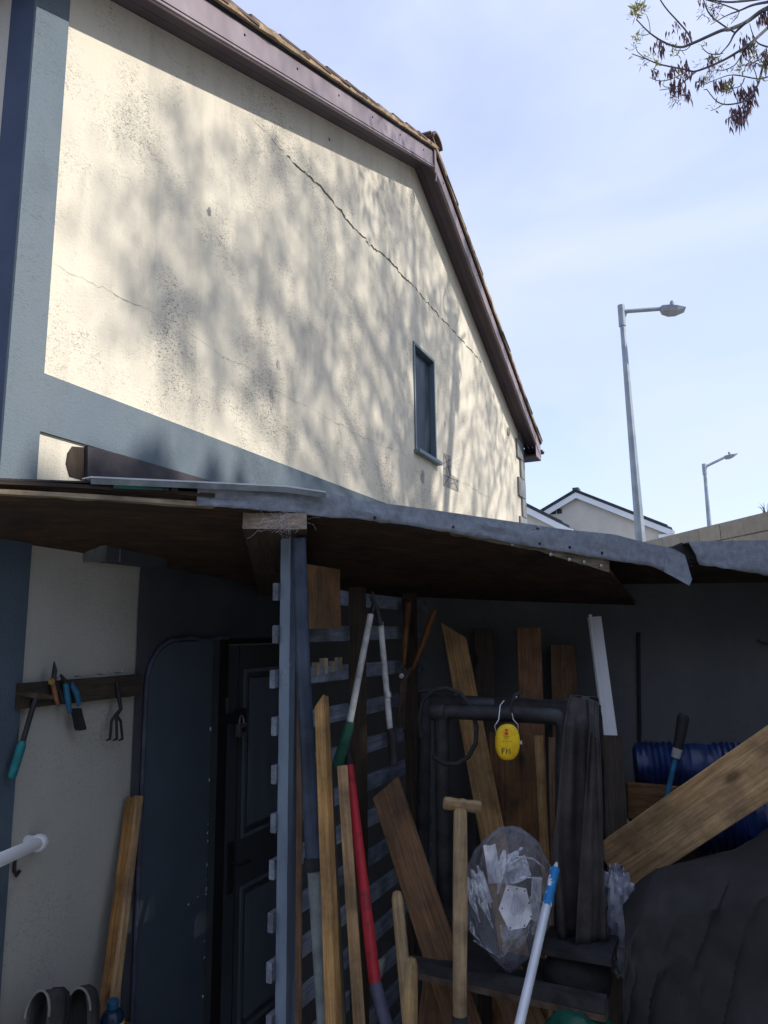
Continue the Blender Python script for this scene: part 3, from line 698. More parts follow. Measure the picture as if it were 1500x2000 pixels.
# upstand of dark felt against the house
E1 = [hs(*q) for q in ((135,930),(128,905),(131,885),(140,872),(163,874),(163,938))]
hb(MB().prism([(p.x, -.004, p.z) for p in E1], Vector((0, .003, 0))), 'bare_mortar', M['dark_wood'])
E2 = [hs(*q) for q in ((164,938),(164,872),(230,885),(300,908),(400,938),(405,945),(164,945))]
hb(MB().prism([(p.x, -.02, min(p.z, 2.742)) for p in E2], Vector((0, .018, 0))), 'felt_upstand', M['flash'])
b = MB(); rs = []
for i in range(9):
    k = i/8; f_ = onE(lerp(-220, 420, k), lerp(928, 950, k), -.03); q = N*(WOFF+.01) + D*lerp(1.2, 3.3, k) + Z*2.50; rs.append([f_, q])
b.rings(rs, False, closed=False); solid(b.build('felt_sheet', M['flash'], shed), .006)
# joist under the sheet, its end showing
je = onE(537, 1018, .01); jd = Vector((-.13, 1, -.12)).normalized()
jf = Matrix((jd.cross(Z).normalized(), jd.cross(Z).normalized().cross(jd), jd)).transposed().to_4x4(); jf.translation = je
joist = inst('joist', bar_mesh('joist', 1.35, .225, .060, M['dark_wood'], warp=.002), jf, None)
tag(joist, 'thick timber joist with a weathered sawn end under the roof edge', 'joist')
b = MB(); b.box(-.1115, .1115, -.029, .029, -.004, -.0005); b.build('sawn_end', M['endgrain'], joist, False, jf)
b = MB()
for i in range(150):
    x = random.gauss(.015, .045); y = random.uniform(-.035, .03); p = Vector((x, y, -.006 - random.random()*.008))
    q = p + Vector((random.gauss(0, .02), random.gauss(-.004, .012), -random.random()*.004)); r_ = p.lerp(q, .5) + Vector((random.gauss(0,.006), random.gauss(0,.006), -.004))
    b.tube([jf @ p, jf @ r_, jf @ q], .00032, 3)
for i in range(5):
    p = jf @ Vector((random.uniform(-.02, .06), -.03, -.004)); q = T(random.uniform(555, 600), random.uniform(1050, 1110), 2.62); b.tube([p, p.lerp(q, .5) + Vector((0, 0, -.012)), q], .0003, 3)
tag(b.build('cobweb', M['web']), 'grey cobweb strung over the sawn joist end above the post', 'cobweb', kind='stuff')
# loose sign board lying on the roof
sb = [onE(178, 933, .03), onE(400, 943, .045), onE(560, 951, .05), onE(636, 962, .055)]
b = MB(); rs = [[p, p - EN*.28 + Z*.05, p - EN*.28 + Z*.054, p + Z*.005] for p in sb]
sign = tag(b.rings(rs).build('loose_board', M['alu']), 'thin pale board lying loose on the lean-to roof edge', 'board')
fs = MB(); 
for px0, px1, dz0, dz1, mt in ((222,322,-.018,-.004,'green_bag'),(318,330,-.018,-.004,'ink'),(335,348,-.018,-.004,'ink')):
    MB().add([onE(px0, 941+(px0-178)*.045, .032) + Z*dz0, onE(px1, 941+(px1-178)*.045, .032) + Z*dz0, onE(px1, 941+(px1-178)*.045, .032) + Z*dz1, onE(px0, 941+(px0-178)*.045, .032) + Z*dz1], [(0,1,2,3)]).build('printed_edge', M[mt], sign)
b = MB(); b.rings([[p + Z*(-.001), p + EN*-.002 + Z*-.020] for p in sb], False, closed=False); solid(b.build('folded_lip', M['grey_tube'], sign), .003)

# back wall of the store
xb = (WOFF + math.sin(AN) * BY) / math.cos(AN)
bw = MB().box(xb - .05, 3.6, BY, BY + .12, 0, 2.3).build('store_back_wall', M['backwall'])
tag(bw, 'grey rendered back wall of the store under the lean-to roof', 'wall')
p = T(1247, 1235, BY-.012); q = T(1250, 1475, BY-.012)
MB().tube([p, q, Vector((q.x, q.y, 0.02))], .010, 8).build('conduit', M['black_rubber'], bw, True)
p = T(1478, 1250, BY-.012)
MB().tube([p, p + Vector((.03, -.02, -.02)), p + Vector((.07, -.03, -.02)), p + Vector((.10, -.02, .01))], .006, 6).build('hook', M['black_metal'], bw, True)
sw = MB().box(3.0, 3.1, 1.9, BY-.003, 0, 2.35).build('added_side_wall', M['backwall']); tag(sw, 'added unseen end wall keeping light out of the store', 'wall')  # added unseen wall, extended to keep sun off the back wall

# ================================================================== SLATTED FENCE
FOFF = T(562, 1300, 2.66).dot(N)
fence = thing('slatted_fence', T(562, 1900, 2.66) * 1.0, 'blue grey slatted fence running back from the blue post, dark gaps between slats', 'fence')
def onF(px, py, o=0.0): return onpl(px, py, FOFF + o)
pf = onF(564, 1300, 0)
sF = pf.dot(D)
def fpt(s, o, z): return D*s + N*(FOFF + o) + Z*z
# front stile (blue), slat ends show on its left
st = MB(); rs = []
for i in range(41):
    z = lerp(0, 2.36, i/40); j = .0015*noise.noise(Vector((0, z*9, 2))); a_, c_ = .021, .03
    rs.append([fpt(sF-c_, -a_+j, z), fpt(sF-c_, a_+j, z), fpt(sF+c_, a_+j, z), fpt(sF+c_, -a_+j, z)])
st.rings(rs).build('post', M['stile'], fence)
for (s_, w_) in ((sF+.56, .04), (sF+1.16, .04)):
    MB().add([fpt(s_+a*.04, c*w_*.55, z) for z in (0, 2.2) for a, c in ((-1,-1),(1,-1),(1,1),(-1,1))], [(0,1,5,4),(1,2,6,5),(2,3,7,6),(3,0,4,7),(4,5,6,7)]).build('post', M['dark_wood'], fence)
sm = [bar_mesh('slat', 1.52, .064, .022, M['slat'], warp=.003, seg=6) for _ in range(4)]
i = 0; z = 2.155
while z > .05:
    m_ = Matrix((Z, N, D)).transposed().to_4x4()
    m_.translation = fpt(sF-.045+random.uniform(-.008, .008), -.021-.013+random.uniform(-.002, .002), z + random.uniform(-.006, .006))
    inst('slat', sm[i % 4], m_ @ Matrix.Rotation(R(random.uniform(-.35, .35)), 4, 'Y'), fence); z -= .160; i += 1
# dappled sun patches on the post, put in as pale flecks
for (px, py) in ((556,1312),(566,1300),(560,1335),(553,1322)):
    p = onF(px, py, .0235); r = .006
    MB().add([p + D*(r*random.uniform(.4,1.3)*math.cos(a_)) + Z*(1.7*r*random.uniform(.4,1.3)*math.sin(a_)) for a_ in [k*math.pi/4 for k in range(8)]], [tuple(range(8))]).build('chip_sun_fleck', M['white_pole'], fence)
bar('cover_board', fpt(sF+.16, .045, 2.02), fpt(sF+.16, .045, 2.26), .30, .012, M['brown_wood'], parent=None, face=N,
    label='short brown board nailed high across the slatted fence', cat='board')
for k_, (px, y0) in enumerate(((617,1318),(632,1315),(647,1312),(661,1309))):
    p = onF(px, y0, -.034); h = (.05, .062, .045, .055)[k_]
    o = MB().obox(p + Z*(h/2 - .002), D*.014, N*.011, Z*h/2).build('wood_offcut', M['raw_edge'])
    tag(o, ('small pale wood offcut on a fence slat, nearest the dark prop', 'tallest pale wood offcut on the fence slat', 'lowest pale wood offcut on the fence slat, third from the prop', 'small pale wood offcut on a fence slat, farthest from the prop')[k_], 'offcut', 'offcuts standing on a fence slat')
bar('dark_batten', T(584, 2080, 2.63), T(583, 1180, 2.68), .022, .02, M['brown_wood'], label='thin brown lath standing between the blue post and the dark tube', cat='lath')
prop = thing('telescopic_prop', T(650, 2100, 2.5), 'telescopic prop, dark blue tube above and grey tube below, beside the blue post', 'prop')
pole('upper_tube', [T(584, 1052, 2.60), T(592, 1300, 2.6), T(612, 1690, 2.55)], .026, M['prop'], parent=prop)
a = T(611, 1685, 2.545); c = T(632, 2000, 2.5); pole('lower_tube', [a, c, floor_pt(a, c)], .0205, M['grey_tube'], parent=prop)
MB().tube([T(610,1675,2.55), T(612,1700,2.548)], .030, 12).build('collar', M['black_metal'], prop, True)

# ================================================================== THINGS LEANING IN THE STORE
def lean(name, top, low, wd, t, mat, label, cat='plank', group=None, **k):
    a, c = T(*top), T(*low); c = floor_pt(a, c, k.pop('z', .01))
    return bar(name, c, a, wd, t, M[mat], label, cat, group, **k)
lean('batten', (627,1372,2.50), (652,2000,2.28), .034, .055, 'pine', 'tall pine batten with a pale sawn top beside the dark prop', 'batten', face=Vector((-.25,-1,0)), cut=-1.2, warp=.003)
lean('batten', (668,1497,2.62), (703,2000,2.36), .036, .032, 'pine', 'shorter pine batten leaning beside the red handle', 'batten', warp=.003)
lean('thin_lath', (640,1400,2.72), (672,2000,2.5), .022, .03, 'dark_wood', 'dark lath standing behind the tall pine batten', 'lath')
lean('leaning_plank', (886,1232,3.75), (962,1640,3.42), .118, .03, 'pine', 'long pine plank with a slanted top leaning behind the black rack', cut=.95, w1=.112)
lean('dark_plank', (943,1228,3.98), (950,1640,3.9), .105, .03, 'dark_wood', 'dark plank standing against the back wall beside the slanted pine plank')
lean('red_plank', (1031,1228,3.93), (1048,1700,3.72), .125, .034, 'red_wood', 'reddish plank standing tallest against the back wall', rough_end=.008)
lean('brown_plank', (1100,1260,4.0), (1110,1700,3.86), .135, .03, 'brown_wood', 'brown plank against the back wall behind the rack top')
lean('wide_board', (1003,1432,3.56), (1008,1700,3.44), .225, .02, 'brown_wood', 'wide brown board behind the clear plastic sack')
lean('stick', (1050,1437,3.40), (1064,1690,3.30), .040, .03, 'pine', 'pine stick standing right behind the yellow ear defender', 'stick')
lean('dark_stick', (1078,1440,3.36), (1084,1690,3.28), .03, .03, 'brown_wood', 'narrow brown stick next to the hanging dark cloth', 'stick')
lean('brown_offcut', (757,1537,3.02), (842,1800,2.86), .125, .028, 'brown_wood', 'short brown plank with a notched side leaning beside the slats', cut=-.35, warp=.006)
lean('dark_board', (1190,1437,3.50), (1205,1680,3.36), .118, .03, 'dark_wood', 'dark board standing below the white trim strip')
wt = thing('white_trim', T(1200, 1600, 3.75), 'white plastic trim strip leaning above a dark board', 'trim')
a, c = T(1161, 1205, 3.9), T(1196, 1470, 3.72)
bar('trim_face', floor_pt(a, c), a, .072, .010, M['white_pvc'], parent=wt, warp=.001)
bar('trim_lip', floor_pt(a, c) + Vector((-.025,-.012,0)), a + Vector((-.026,-.012,.012)), .018, .012, M['white_pvc'], parent=wt, warp=.001)
bar('end_board', T(1225, 1565, 3.62), T(1330, 1568, 3.62), .16, .04, M['brown_wood'], 'brown board end low behind the diagonal plank', 'board', face=Vector((0,-1,0)))
a, c = T(1198, 1697, 3.0), T(1500, 1492, 2.62)
bar('diagonal_plank', a, a + (c - a)*1.55, .192, .036, M['pine_pale'], 'wide knotty pine plank slanting up across the store to the open side', 'plank', face=Vector((-.1,-1,.35)), cut=0, warp=.004)
bar('base_plank', T(846, 2040, 2.9), T(868, 1800, 2.95), .12, .025, M['brown_wood'], 'brown board low behind the spade shaft', 'board')
bar('low_board', T(1060, 2080, 2.6), T(990, 1900, 2.75), .13, .025, M['brown_wood'], 'brown board leaning low behind the aluminium pole', 'board')

# black tubular rack
rack = thing('tubular_rack', T(1000, 2000, 2.8), 'black tubular steel rack with rounded corners holding a cloth and an ear defender', 'rack')
def rnd(a, c, e, r=.05, n=5):
    """corner c between a and e, rounded"""
    u = (a - c).normalized(); v = (e - c).normalized(); A, B = c + u*r, c + v*r
    return [A.lerp(c, k/n).lerp(c.lerp(B, k/n), k/n) for k in range(n+1)]
fl, fr_ = T(862, 1388, 2.95), T(1102, 1400, 2.74)
flb, frb = T(874, 2060, 2.95), T(1096, 2060, 2.74)
pole('front_hoop', [flb] + rnd(flb, fl, fr_) + rnd(fl, fr_, frb) + [frb], .030, M['black_metal'], parent=rack, n=14)
MB().lathe([(.034, -.03), (.036, -.02), (.036, .02), (.034, .03)], fl + Vector((-.01, 0, -.004)), fr_-fl, 14).build('end_collar', M['black_metal'], rack, True)
bl, br = T(826, 1357, 3.35), T(1168, 1374, 3.0)
dv = (br - bl).normalized()
mb = MB().obox((bl+br)/2, dv*((br-bl).length/2), Vector((-dv.y, dv.x, 0))*.022, Z*.004); mb.obox((bl+br)/2 - Z*.022 + Vector((dv.y, -dv.x, 0))*.019, dv*((br-bl).length/2), Vector((-dv.y, dv.x, 0))*.003, Z*.022)
mb.build('rear_rail', M['black_metal'], rack)
pole('rear_upright', [T(830, 1352, 3.33), T(820, 2040, 3.33)], .030, M['black_metal'], parent=rack)
pole('rear_upright', [T(1160, 1376, 3.0), T(1160, 2040, 3.0)], .028, M['black_metal'], parent=rack)
MB().tube([T(905, 1377, 2.97), T(965, 1380, 2.95)], .034, 12).build('sleeve', M['black_metal'], rack, True)
for (ya, yb, hh, dd) in ((1880, 1962, .020, 0), (1897, 1985, .010, .03)):
    a, c = T(796, ya, 2.72), T(1184, yb, 2.38); u = (c - a).normalized()
    MB().obox((a+c)/2, u*((c-a).length/2), Vector((-u.y, u.x, 0))*.018, Z*hh).build('base_rail', M['rust'] if dd else M['black_metal'], rack)
MB().obox(T(1128, 1845, 2.62), N*.12, D*.10, Z*.010).build('shelf_plate', M['black_metal'], rack)
MB().obox(T(858, 1783, 2.98), N*.06, D*.08, Z*.010).build('shelf_plate', M['black_metal'], rack)
MB().obox(T(990, 1900, 2.72), N*.24, D*.14, Z*.008).build('shelf_plate', M['black_metal'], rack)
# hose loop
hp_ = [(822,1440),(818,1400),(826,1368),(848,1347),(872,1344),(900,1355),(922,1385),(931,1420),(929,1452),(915,1478),(893,1492),(868,1492),(845,1478)]
pole('hose', [T(x, y, lerp(2.92, 2.86, i/12)) for i, (x, y) in enumerate(hp_)], .009, M['black_rubber'], 'loop of black hose hung over the upright of the rack', 'hose')

# hanging cloth
def sheet(name, Lp, Rp, mat, amp, freq, nu=28, nv=36, seed=1, th=.003, parent=None, wob=.01):
    b = MB(); L = [T(*q) for q in Lp]; Rr = [T(*q) for q in Rp]; rs = []
    for j in range(nv+1):
        v = j/nv; a, c = poly_at(L, v), poly_at(Rr, v); r = []
        for i in range(nu+1):
            u = i/nu; p = a.lerp(c, u)
            f_ = math.sin(freq*u + 1.3*math.sin(2.2*v + seed) + seed)*amp*(.4 + .9*v) + wob*fbm((u*3+seed, v*1.1, seed*3.3), 2)
            r.append(p + Vector((wob*.4*fbm((u*2, v*1.5, 7), 2), -f_, 0)))
        rs.append(r)
    b.rings(rs, False, closed=False); o = b.build(name, M[mat], parent, 60); solid(o, th); return o
cl = thing('hanging_cloth', T(1130, 1850, 2.7), 'long dark cloth draped over the corner of the rack and hanging in folds', 'cloth')
sheet('front_drop', [(1112,1358,2.78),(1100,1420,2.64),(1088,1560,2.64),(1078,1650,2.66),(1092,1830,2.66)], [(1150,1360,2.84),(1160,1420,2.68),(1168,1560,2.66),(1176,1700,2.66),(1190,1832,2.64)], 'cloth', .014, 7, parent=cl, seed=1, wob=.03)
sheet('rear_drop', [(1108,1357,2.79),(1120,1400,2.95),(1122,1520,3.0),(1120,1640,3.0)], [(1168,1362,2.85),(1176,1400,3.0),(1180,1520,3.02),(1184,1700,3.02)], 'cloth', .018, 10, parent=cl, seed=4)
sheet('side_fold', [(1148,1362,2.80),(1150,1420,2.62),(1140,1600,2.6),(1125,1850,2.6)], [(1170,1372,2.84),(1172,1450,2.64),(1178,1650,2.62),(1188,1838,2.6)], 'cloth', .012, 5, parent=cl, seed=7, wob=.03)

# ear defender
EY = 2.66
ec = T(991, 1449, EY); ex = Vector((1,0,0)); ez = Vector((.04, 0, 1)).normalized(); ey = Vector((0,-1,0))
ear = thing('ear_defender', ec, 'yellow ear defender marked F M hanging by wires from the rack', 'ear defender')
def oval(h, sx, sz, cc, n=32): return [cc + ex*(sx*math.copysign(abs(math.cos(a_))**.85, math.cos(a_))) + ez*(sz*math.copysign(abs(math.sin(a_))**.85, math.sin(a_))) + ey*h for a_ in [2*math.pi*k/n for k in range(n)]]
a_, c_ = .0435, .0625
MB().rings([oval(-.008,a_*.98,c_*.98,ec), oval(.004,a_,c_,ec), oval(.014,a_*.97,c_*.97,ec), oval(.022,a_*.88,c_*.88,ec), oval(.0255,a_*.70,c_*.72,ec), oval(.027,a_*.3,c_*.3,ec)]).build('cup', M['yellow'], ear, 50)
MB().rings([oval(-.035,a_*.82,c_*.85,ec+ex*.012), oval(-.03,a_*.98,c_*.98,ec+ex*.012), oval(-.009,a_*.98,c_*.98,ec+ex*.008)]).build('cushion', M['black_rubber'], ear, 50)
ec2 = ec + Vector((.018, .075, -.004))
MB().rings([oval(-.03,a_*.9,c_*.9,ec2), oval(.0,a_,c_,ec2), oval(.03,a_*.8,c_*.85,ec2)]).build('cup', M['black_rubber'], ear, 50)
MB().obox(T(1016, 1450, EY), ex*.006, ey*.006, Z*.006).build('pivot', M['chrome'], ear)
for pts in ([(972,1440),(966,1418),(974,1406),(977,1378),(985,1368)], [(1012,1440),(1012,1416),(1002,1405),(998,1384),(1003,1366),(1010,1360)]):
    MB().tube([T(x, y, EY+.01 + (.05 if i > 2 else 0)) for i, (x, y) in enumerate(pts)], .0022, 6).build('wire', M['chrome'], ear, True)
MB().tube([T(x, y, 2.70) for x, y in ((999,1392),(998,1375),(1006,1357),(1018,1352))], .006, 6).build('hook', M['black_rubber'], ear, True)
def onc(px, py, h=.0275): p = T(px, py, EY - h); return p
def stroke(pl, name='lettering', mat='ink', r=.0016): MB().tube([onc(x, y, .0262) for x, y in pl], r, 5).build(name, M[mat], ear, True)
stroke([(980.5,1462),(981,1472)]); stroke([(980.5,1462),(986,1461.5)]); stroke([(981,1466.5),(985,1466.5)])
stroke([(989,1472),(989.5,1462),(992.5,1467),(995.5,1461.5),(996.5,1472)])
MB().add([onc(986,1429),onc(992,1429),onc(992,1436),onc(986,1436)], [(0,3,2,1)]).build('printed_mark', M['red_print'], ear)
MB().add([onc(987,1424.5),onc(991.5,1424.5),onc(991.5,1427),onc(987,1427)], [(0,3,2,1)]).build('printed_mark', M['ink'], ear)
for (x0, x1, y_) in ((984,995,1438.5),(986,992,1442)): MB().add([onc(x0,y_),onc(x1,y_),onc(x1,y_+.7),onc(x0,y_+.7)], [(0,3,2,1)]).build('printed_mark', M['ink'], ear)
for x_ in (982,987,992,997): MB().add([onc(x_,1447),onc(x_+2,1447),onc(x_+2,1449),onc(x_,1449)], [(0,3,2,1)]).build('printed_mark', M['handle_wood'], ear)

# spade
sp = thing('spade', T(900, 2000, 2.3), 'wooden T handled spade standing in front of the rack', 'spade')
a, c = T(899, 1572, 2.32), T(898, 1975, 2.26); e_ = floor_pt(a, c, .42)
mshaft, Ls = frame_of(e_, a - Z*.008)
b = MB(); b.tube([(0, 0, Ls*k/10) for k in range(11)], [.021 + .001*math.sin(k) for k in range(11)], 14)
b.build('shaft', M['handle_wood'], sp, True, mshaft)
tl_, tr_ = T(866, 1568, 2.32), T(940, 1577, 2.32); mt, Lt = frame_of(tl_, tr_)
b = MB(); b.tube([(0,0,Lt*k) for k in (0,.03,.15,.4,.5,.6,.85,.97,1)], [.013,.018,.019,.017,.020,.017,.019,.018,.013], 14); b.build('t_grip', M['handle_wood'], sp, True, mt)
b = MB(); b.tube([c + (a-c)*-.02, e_, e_ - Z*.12], [.022,.024,.012], 12); b.build('socket', M['black_metal'], sp, True)
b = MB(); b.rings([[e_ + Vector((-.09,0,-.05)), e_ + Vector((.09,0,-.05)), e_ + Vector((.09,.004,-.05)), e_ + Vector((-.09,.004,-.05))], [e_ + Vector((-.08,.02,-.41)), e_ + Vector((.08,.02,-.41)), e_ + Vector((.08,.023,-.41)), e_ + Vector((-.08,.023,-.41))]]); b.build('blade', M['rust'], sp)
# loose handles
def round_handle(name, top, low, rads, mat, label, cat='handle', z=.01):
    a, c = T(*top), T(*low); c = floor_pt(a, c, z); m_, L = frame_of(c, a)
    b = MB(); n = 14; prof = [(rads[1], 0)] + [(lerp(rads[1], rads[0], k/n), L*.985*k/n) for k in range(1, n+1)] + [(rads[0]*.7, L), (rads[0]*.2, L+.004)]
    b.tube([(0,0,h) for r, h in prof], [r for r, h in prof], 14); o = b.build(name, M[mat], None, True, m_); return tag(o, label, cat)
round_handle('pick_handle', (775,1742,2.42), (797,1985,2.30), (.0185,.0205), 'handle_wood', 'pale wooden tool handle with a rounded top leaning behind the short one')
round_handle('short_handle', (803,1872,2.20), (802,2000,2.17), (.019,.024), 'handle_wood', 'short thick wooden handle beside the end of the rack base rail')
rh = thing('red_handled_tool', T(760, 2080, 2.2), 'long tool with a red shaft and dark socket leaning across the slats', 'tool')
a, c = T(682, 1492, 2.92), T(733, 1925, 2.42); e_ = T(757, 2010, 2.36)
pole('shaft', [a, a.lerp(c,.5), c], [.0165,.018,.0195], M['red_paint'], parent=rh)
pole('socket', [a.lerp(c,.995), floor_pt(c, e_, .25)], [.0205, .017], M['socket'], parent=rh)
pole('neck', [T(676, 1440, 2.96), a.lerp(c, .01)], [.012, .0175], M['black_rubber'], parent=rh)
q = floor_pt(c, e_, .25); b = MB().rings([[q + Vector((-.08,0,.0)), q + Vector((.08,0,0)), q + Vector((.08,.004,0)), q + Vector((-.08,.004,0))], [q + Vector((-.07,.0,-.24)), q + Vector((.07,.0,-.24)), q + Vector((.07,.003,-.24)), q + Vector((-.07,.003,-.24))]]); b.build('blade', M['rust'], rh)
# loppers
lp = thing('long_loppers', T(730, 1500, 2.9), 'loppers hung head up with long scuffed white handles and green grip', 'loppers')
pole('handle', [T(724, 1200, 2.98), T(683, 1412, 2.88)], [.0135,.0135], M['white_pole'], parent=lp)
pole('grip', [T(683, 1410, 2.88), T(680, 1425, 2.875), T(660, 1490, 2.84), T(655, 1500, 2.835)], [.017,.021,.021,.015], M['green_grip'], parent=lp)
pole('handle', [T(743, 1216, 3.02), T(762, 1425, 2.95)], [.0125,.0125], M['white_pole'], parent=lp)
pole('collar', [T(757, 1352, 2.97), T(758, 1362, 2.967)], [.0155,.0155], M['chrome'], parent=lp)
pole('grip', [T(762, 1423, 2.95), T(766, 1440, 2.945), T(769, 1495, 2.92)], [.016,.019,.018], M['black_rubber'], parent=lp)
for pts in ([(724,1205),(731,1180),(727,1155)], [(743,1222),(735,1185),(722,1165)]):
    MB().tube([T(x, y, 3.0) for x, y in pts], [.012,.011,.003], 8).build('blade', M['black_metal'], lp, True)
# hedge shears
hsr = thing('hedge_shears', T(790, 1420, 3.5), 'old hedge shears with two brown wooden handles pointing up', 'shears')
pole('handle', [T(797, 1178, 3.62), T(792, 1245, 3.60), T(788, 1300, 3.58)], [.017,.015,.011], M['shear_wood'], parent=hsr)
pole('handle', [T(848, 1192, 3.62), T(828, 1250, 3.60), T(806, 1306, 3.58)], [.017,.015,.011], M['shear_wood'], parent=hsr)
MB().lathe([(.012,0),(.012,.01),(.004,.012)], T(784, 1320, 3.55), Vector((0,-1,0)), 12).build('pivot', M['chrome'], hsr, True)
for dx in (-6, 8):
    MB().tube([T(804 if dx > 0 else 789, 1304, 3.58), T(788, 1325, 3.57), T(780+dx, 1430, 3.5)], [.010,.018,.004], 6).build('blade', M['rust'], hsr, True)

# clear sack with papers
sk = thing('plastic_sack', T(990, 1875, 2.62), 'clear plastic sack stuffed with white papers standing in the rack', 'sack')
def blob(cx, cy, Y, rx, rz, ry, amp, freq, nu=40, nv=26, seed=0, squash=None, crk=0.0):
    c = T(cx, cy, Y); b = MB(); rs = []
    for j in range(nv+1):
        th = math.pi*j/nv; r = []
        for i in range(nu):
            ph = 2*math.pi*i/nu; d_ = Vector((math.sin(th)*math.cos(ph), math.sin(th)*math.sin(ph), math.cos(th)))
            n1 = noise.ridged_multi_fractal(d_*freq + Vector((seed,seed*.7,0)), 1.0, 2.1, 4, 1.0, 2.0, noise_basis='PERLIN_ORIGINAL') - 1.0
            k = 1 + amp*n1
            if crk:
                k += crk*(1-2*abs(noise.noise(Vector((ph*3.2 + d_.z*.9, d_.z*.8, seed))))) + .4*crk*(1-2*abs(noise.noise(Vector((d_.x*3 - d_.z*2, d_.y*3, d_.z*3+seed)))))
            p = Vector((d_.x*rx, d_.y*ry, d_.z*rz))*k
            if squash: p = squash(p)
            r.append(c + p)
        rs.append(r)
    return b.rings(rs, False)
def sq_(p):
    k = p.z/.21; p.x *= 1.0 - .72*max(0,-k)**2.2; p.x += .02*max(0,k); return p
blob(988, 1757, 2.62, .150, .215, .11, .05, 1.6, 120, 90, 3, sq_, .06).build('bag_film', M['poly'], sk, 50)
random.seed(21)
def crumple(cx, cy, Y, wd, ht, rot, seed, name='paper', mat='paper', amp=.25, n=7):
    c = T(cx, cy, Y); b = MB(); rs = []
    ca, sa = math.cos(rot), math.sin(rot)
    for j in range(n):
        r = []
        for i in range(n):
            x = (i/(n-1)-.5)*wd; z = (j/(n-1)-.5)*ht
            y = amp*wd*(noise.noise(Vector((i*3.0/n, j*3.0/n, seed*5.1)))*1.3 + .45*(1-2*abs(noise.noise(Vector((i*6.5/n, j*5.0/n, seed*2.3))))))
            r.append(c + Vector((x*ca - z*sa, y, x*sa + z*ca)))
        rs.append(r)
    b.rings(rs, False, closed=False); o = b.build(name, M[mat], sk); solid(o, .0008); return o
for k_, (cx, cy, Y, w_, h_, r_) in enumerate(((962,1688,2.545,.042,.12,.12),(1048,1735,2.55,.034,.07,-.1),(1040,1775,2.555,.04,.07,-.35),(1005,1700,2.57,.10,.07,.3),(945,1735,2.56,.03,.10,.3),(1000,1820,2.58,.07,.05,.2))):
    crumple(cx, cy, Y, w_, h_, r_, k_+1, n=13, amp=.22)
def fold_glint(pl, w0, name='film_fold_glint'):
    P_ = [T(x, y, Y - .022) for x, y, Y in pl]; b = MB(); rs = []; n = 14; w0 *= 1.25
    for i in range(n + 1):
        k = i/n; p = poly_at(P_, k) if k < 1 else P_[-1]; h = w0*(.25 + math.sin(math.pi*min(1, k*1.1 + .05))*(.7 + .5*noise.noise(Vector((i*.6, w0*99, pl[0][0])))))
        j = .004*noise.noise(Vector((i*.5, 3, pl[0][1])))
        rs.append([p + Vector((-h + j, .006, 0)), p + Vector((j - h*.2, -.010, 0)), p + Vector((h*.35 + j, .002, 0)), p + Vector((h + j, -.006, 0))])
    b.rings(rs, False, closed=False); o = b.build(name, M['poly_glint'], sk, 30); return o
for pl, w0 in (([(914,1712,2.55),(922,1760,2.53),(937,1800,2.53)], .010), ([(922,1698,2.545),(940,1755,2.515),(962,1812,2.515)], .012), ([(933,1690,2.54),(948,1735,2.515),(958,1772,2.515)], .008),
               ([(1008,1672,2.54),(1040,1676,2.53),(1064,1696,2.545)], .006), ([(1000,1725,2.52),(1030,1712,2.52),(1058,1716,2.53)], .010), ([(985,1660,2.55),(978,1700,2.52),(972,1745,2.512)], .010),
               ([(980,1868,2.58),(996,1832,2.55),(1008,1815,2.53)], .010), ([(1010,1850,2.57),(1024,1825,2.55),(1034,1806,2.545)], .009), ([(925,1836,2.57),(950,1852,2.57),(976,1870,2.58)], .006),
               ([(1040,1825,2.56),(1050,1800,2.55),(1058,1770,2.56)], .008), ([(990,1690,2.53),(1000,1672,2.54),(1020,1655,2.56)], .012), ([(920,1800,2.56),(924,1822,2.56),(940,1840,2.57)], .006)):
    fold_glint(pl, w0)
cc = T(1004, 1772, 2.50)
fan = [(-.050,-.005),(-.02,.066),(.04,.060),(.060,-.03),(.035,-.060),(-.02,-.066)]
cd = MB().add([cc + Vector((x, .012*math.sin(i*2.4), z)) for i, (x, z) in enumerate(fan)], [tuple(range(6))]).build('torn_card', M['paper'], sk); solid(cd, .001)
for k_ in range(9):
    a_ = R(-75 + k_*17); p = cc + Vector((-.03,-.007,-.03)); q = cc + Vector((-.03 + .085*math.sin(a_+.9), -.007, -.03 + .085*math.cos(a_+.9)))
    pass
for k_ in range(7):
    x = -.04 + k_*.013
    MB().tube([cc + Vector((x*.4, -.008, -.055)), cc + Vector((x, -.008, .052 - abs(x)*.4))], .0004, 4).build('crease_line', M['grey_plastic'], cd)
for x, z in ((-.04,.0),(-.018,.055),(.035,.052),(.052,-.025),(.03,-.052),(-.016,-.058),(.01,.058),(.047,.015)):
    MB().obox(cc + Vector((x, -.009, z)), Vector((.0022,0,0)), Vector((0,.0006,0)), Vector((0,0,.0022))).build('staple_mark', M['ink'], cd)
crumple(858, 1710, 3.0, .06, .11, .15, 9, 'paper_corner').parent = None if False else sk
# aluminium pole
ap = thing('aluminium_pole', T(1010, 2060, 2.1), 'pale aluminium pole with a blue printed sleeve leaning in front of the cloth', 'pole')
a, c = T(1086, 1690, 2.52), T(1016, 1995, 2.16)
def on(k): return a.lerp(c, k)
pole('tip', [on(-.02), on(.03)], [.004,.010], M['alu'], parent=ap)
pole('printed_sleeve', [on(.03), on(.30)], [.0150,.0150], M['blue_label'], parent=ap)
pole('tube', [on(.298), on(.7), on(1), floor_pt(a, c)], .0135, M['alu'], parent=ap)
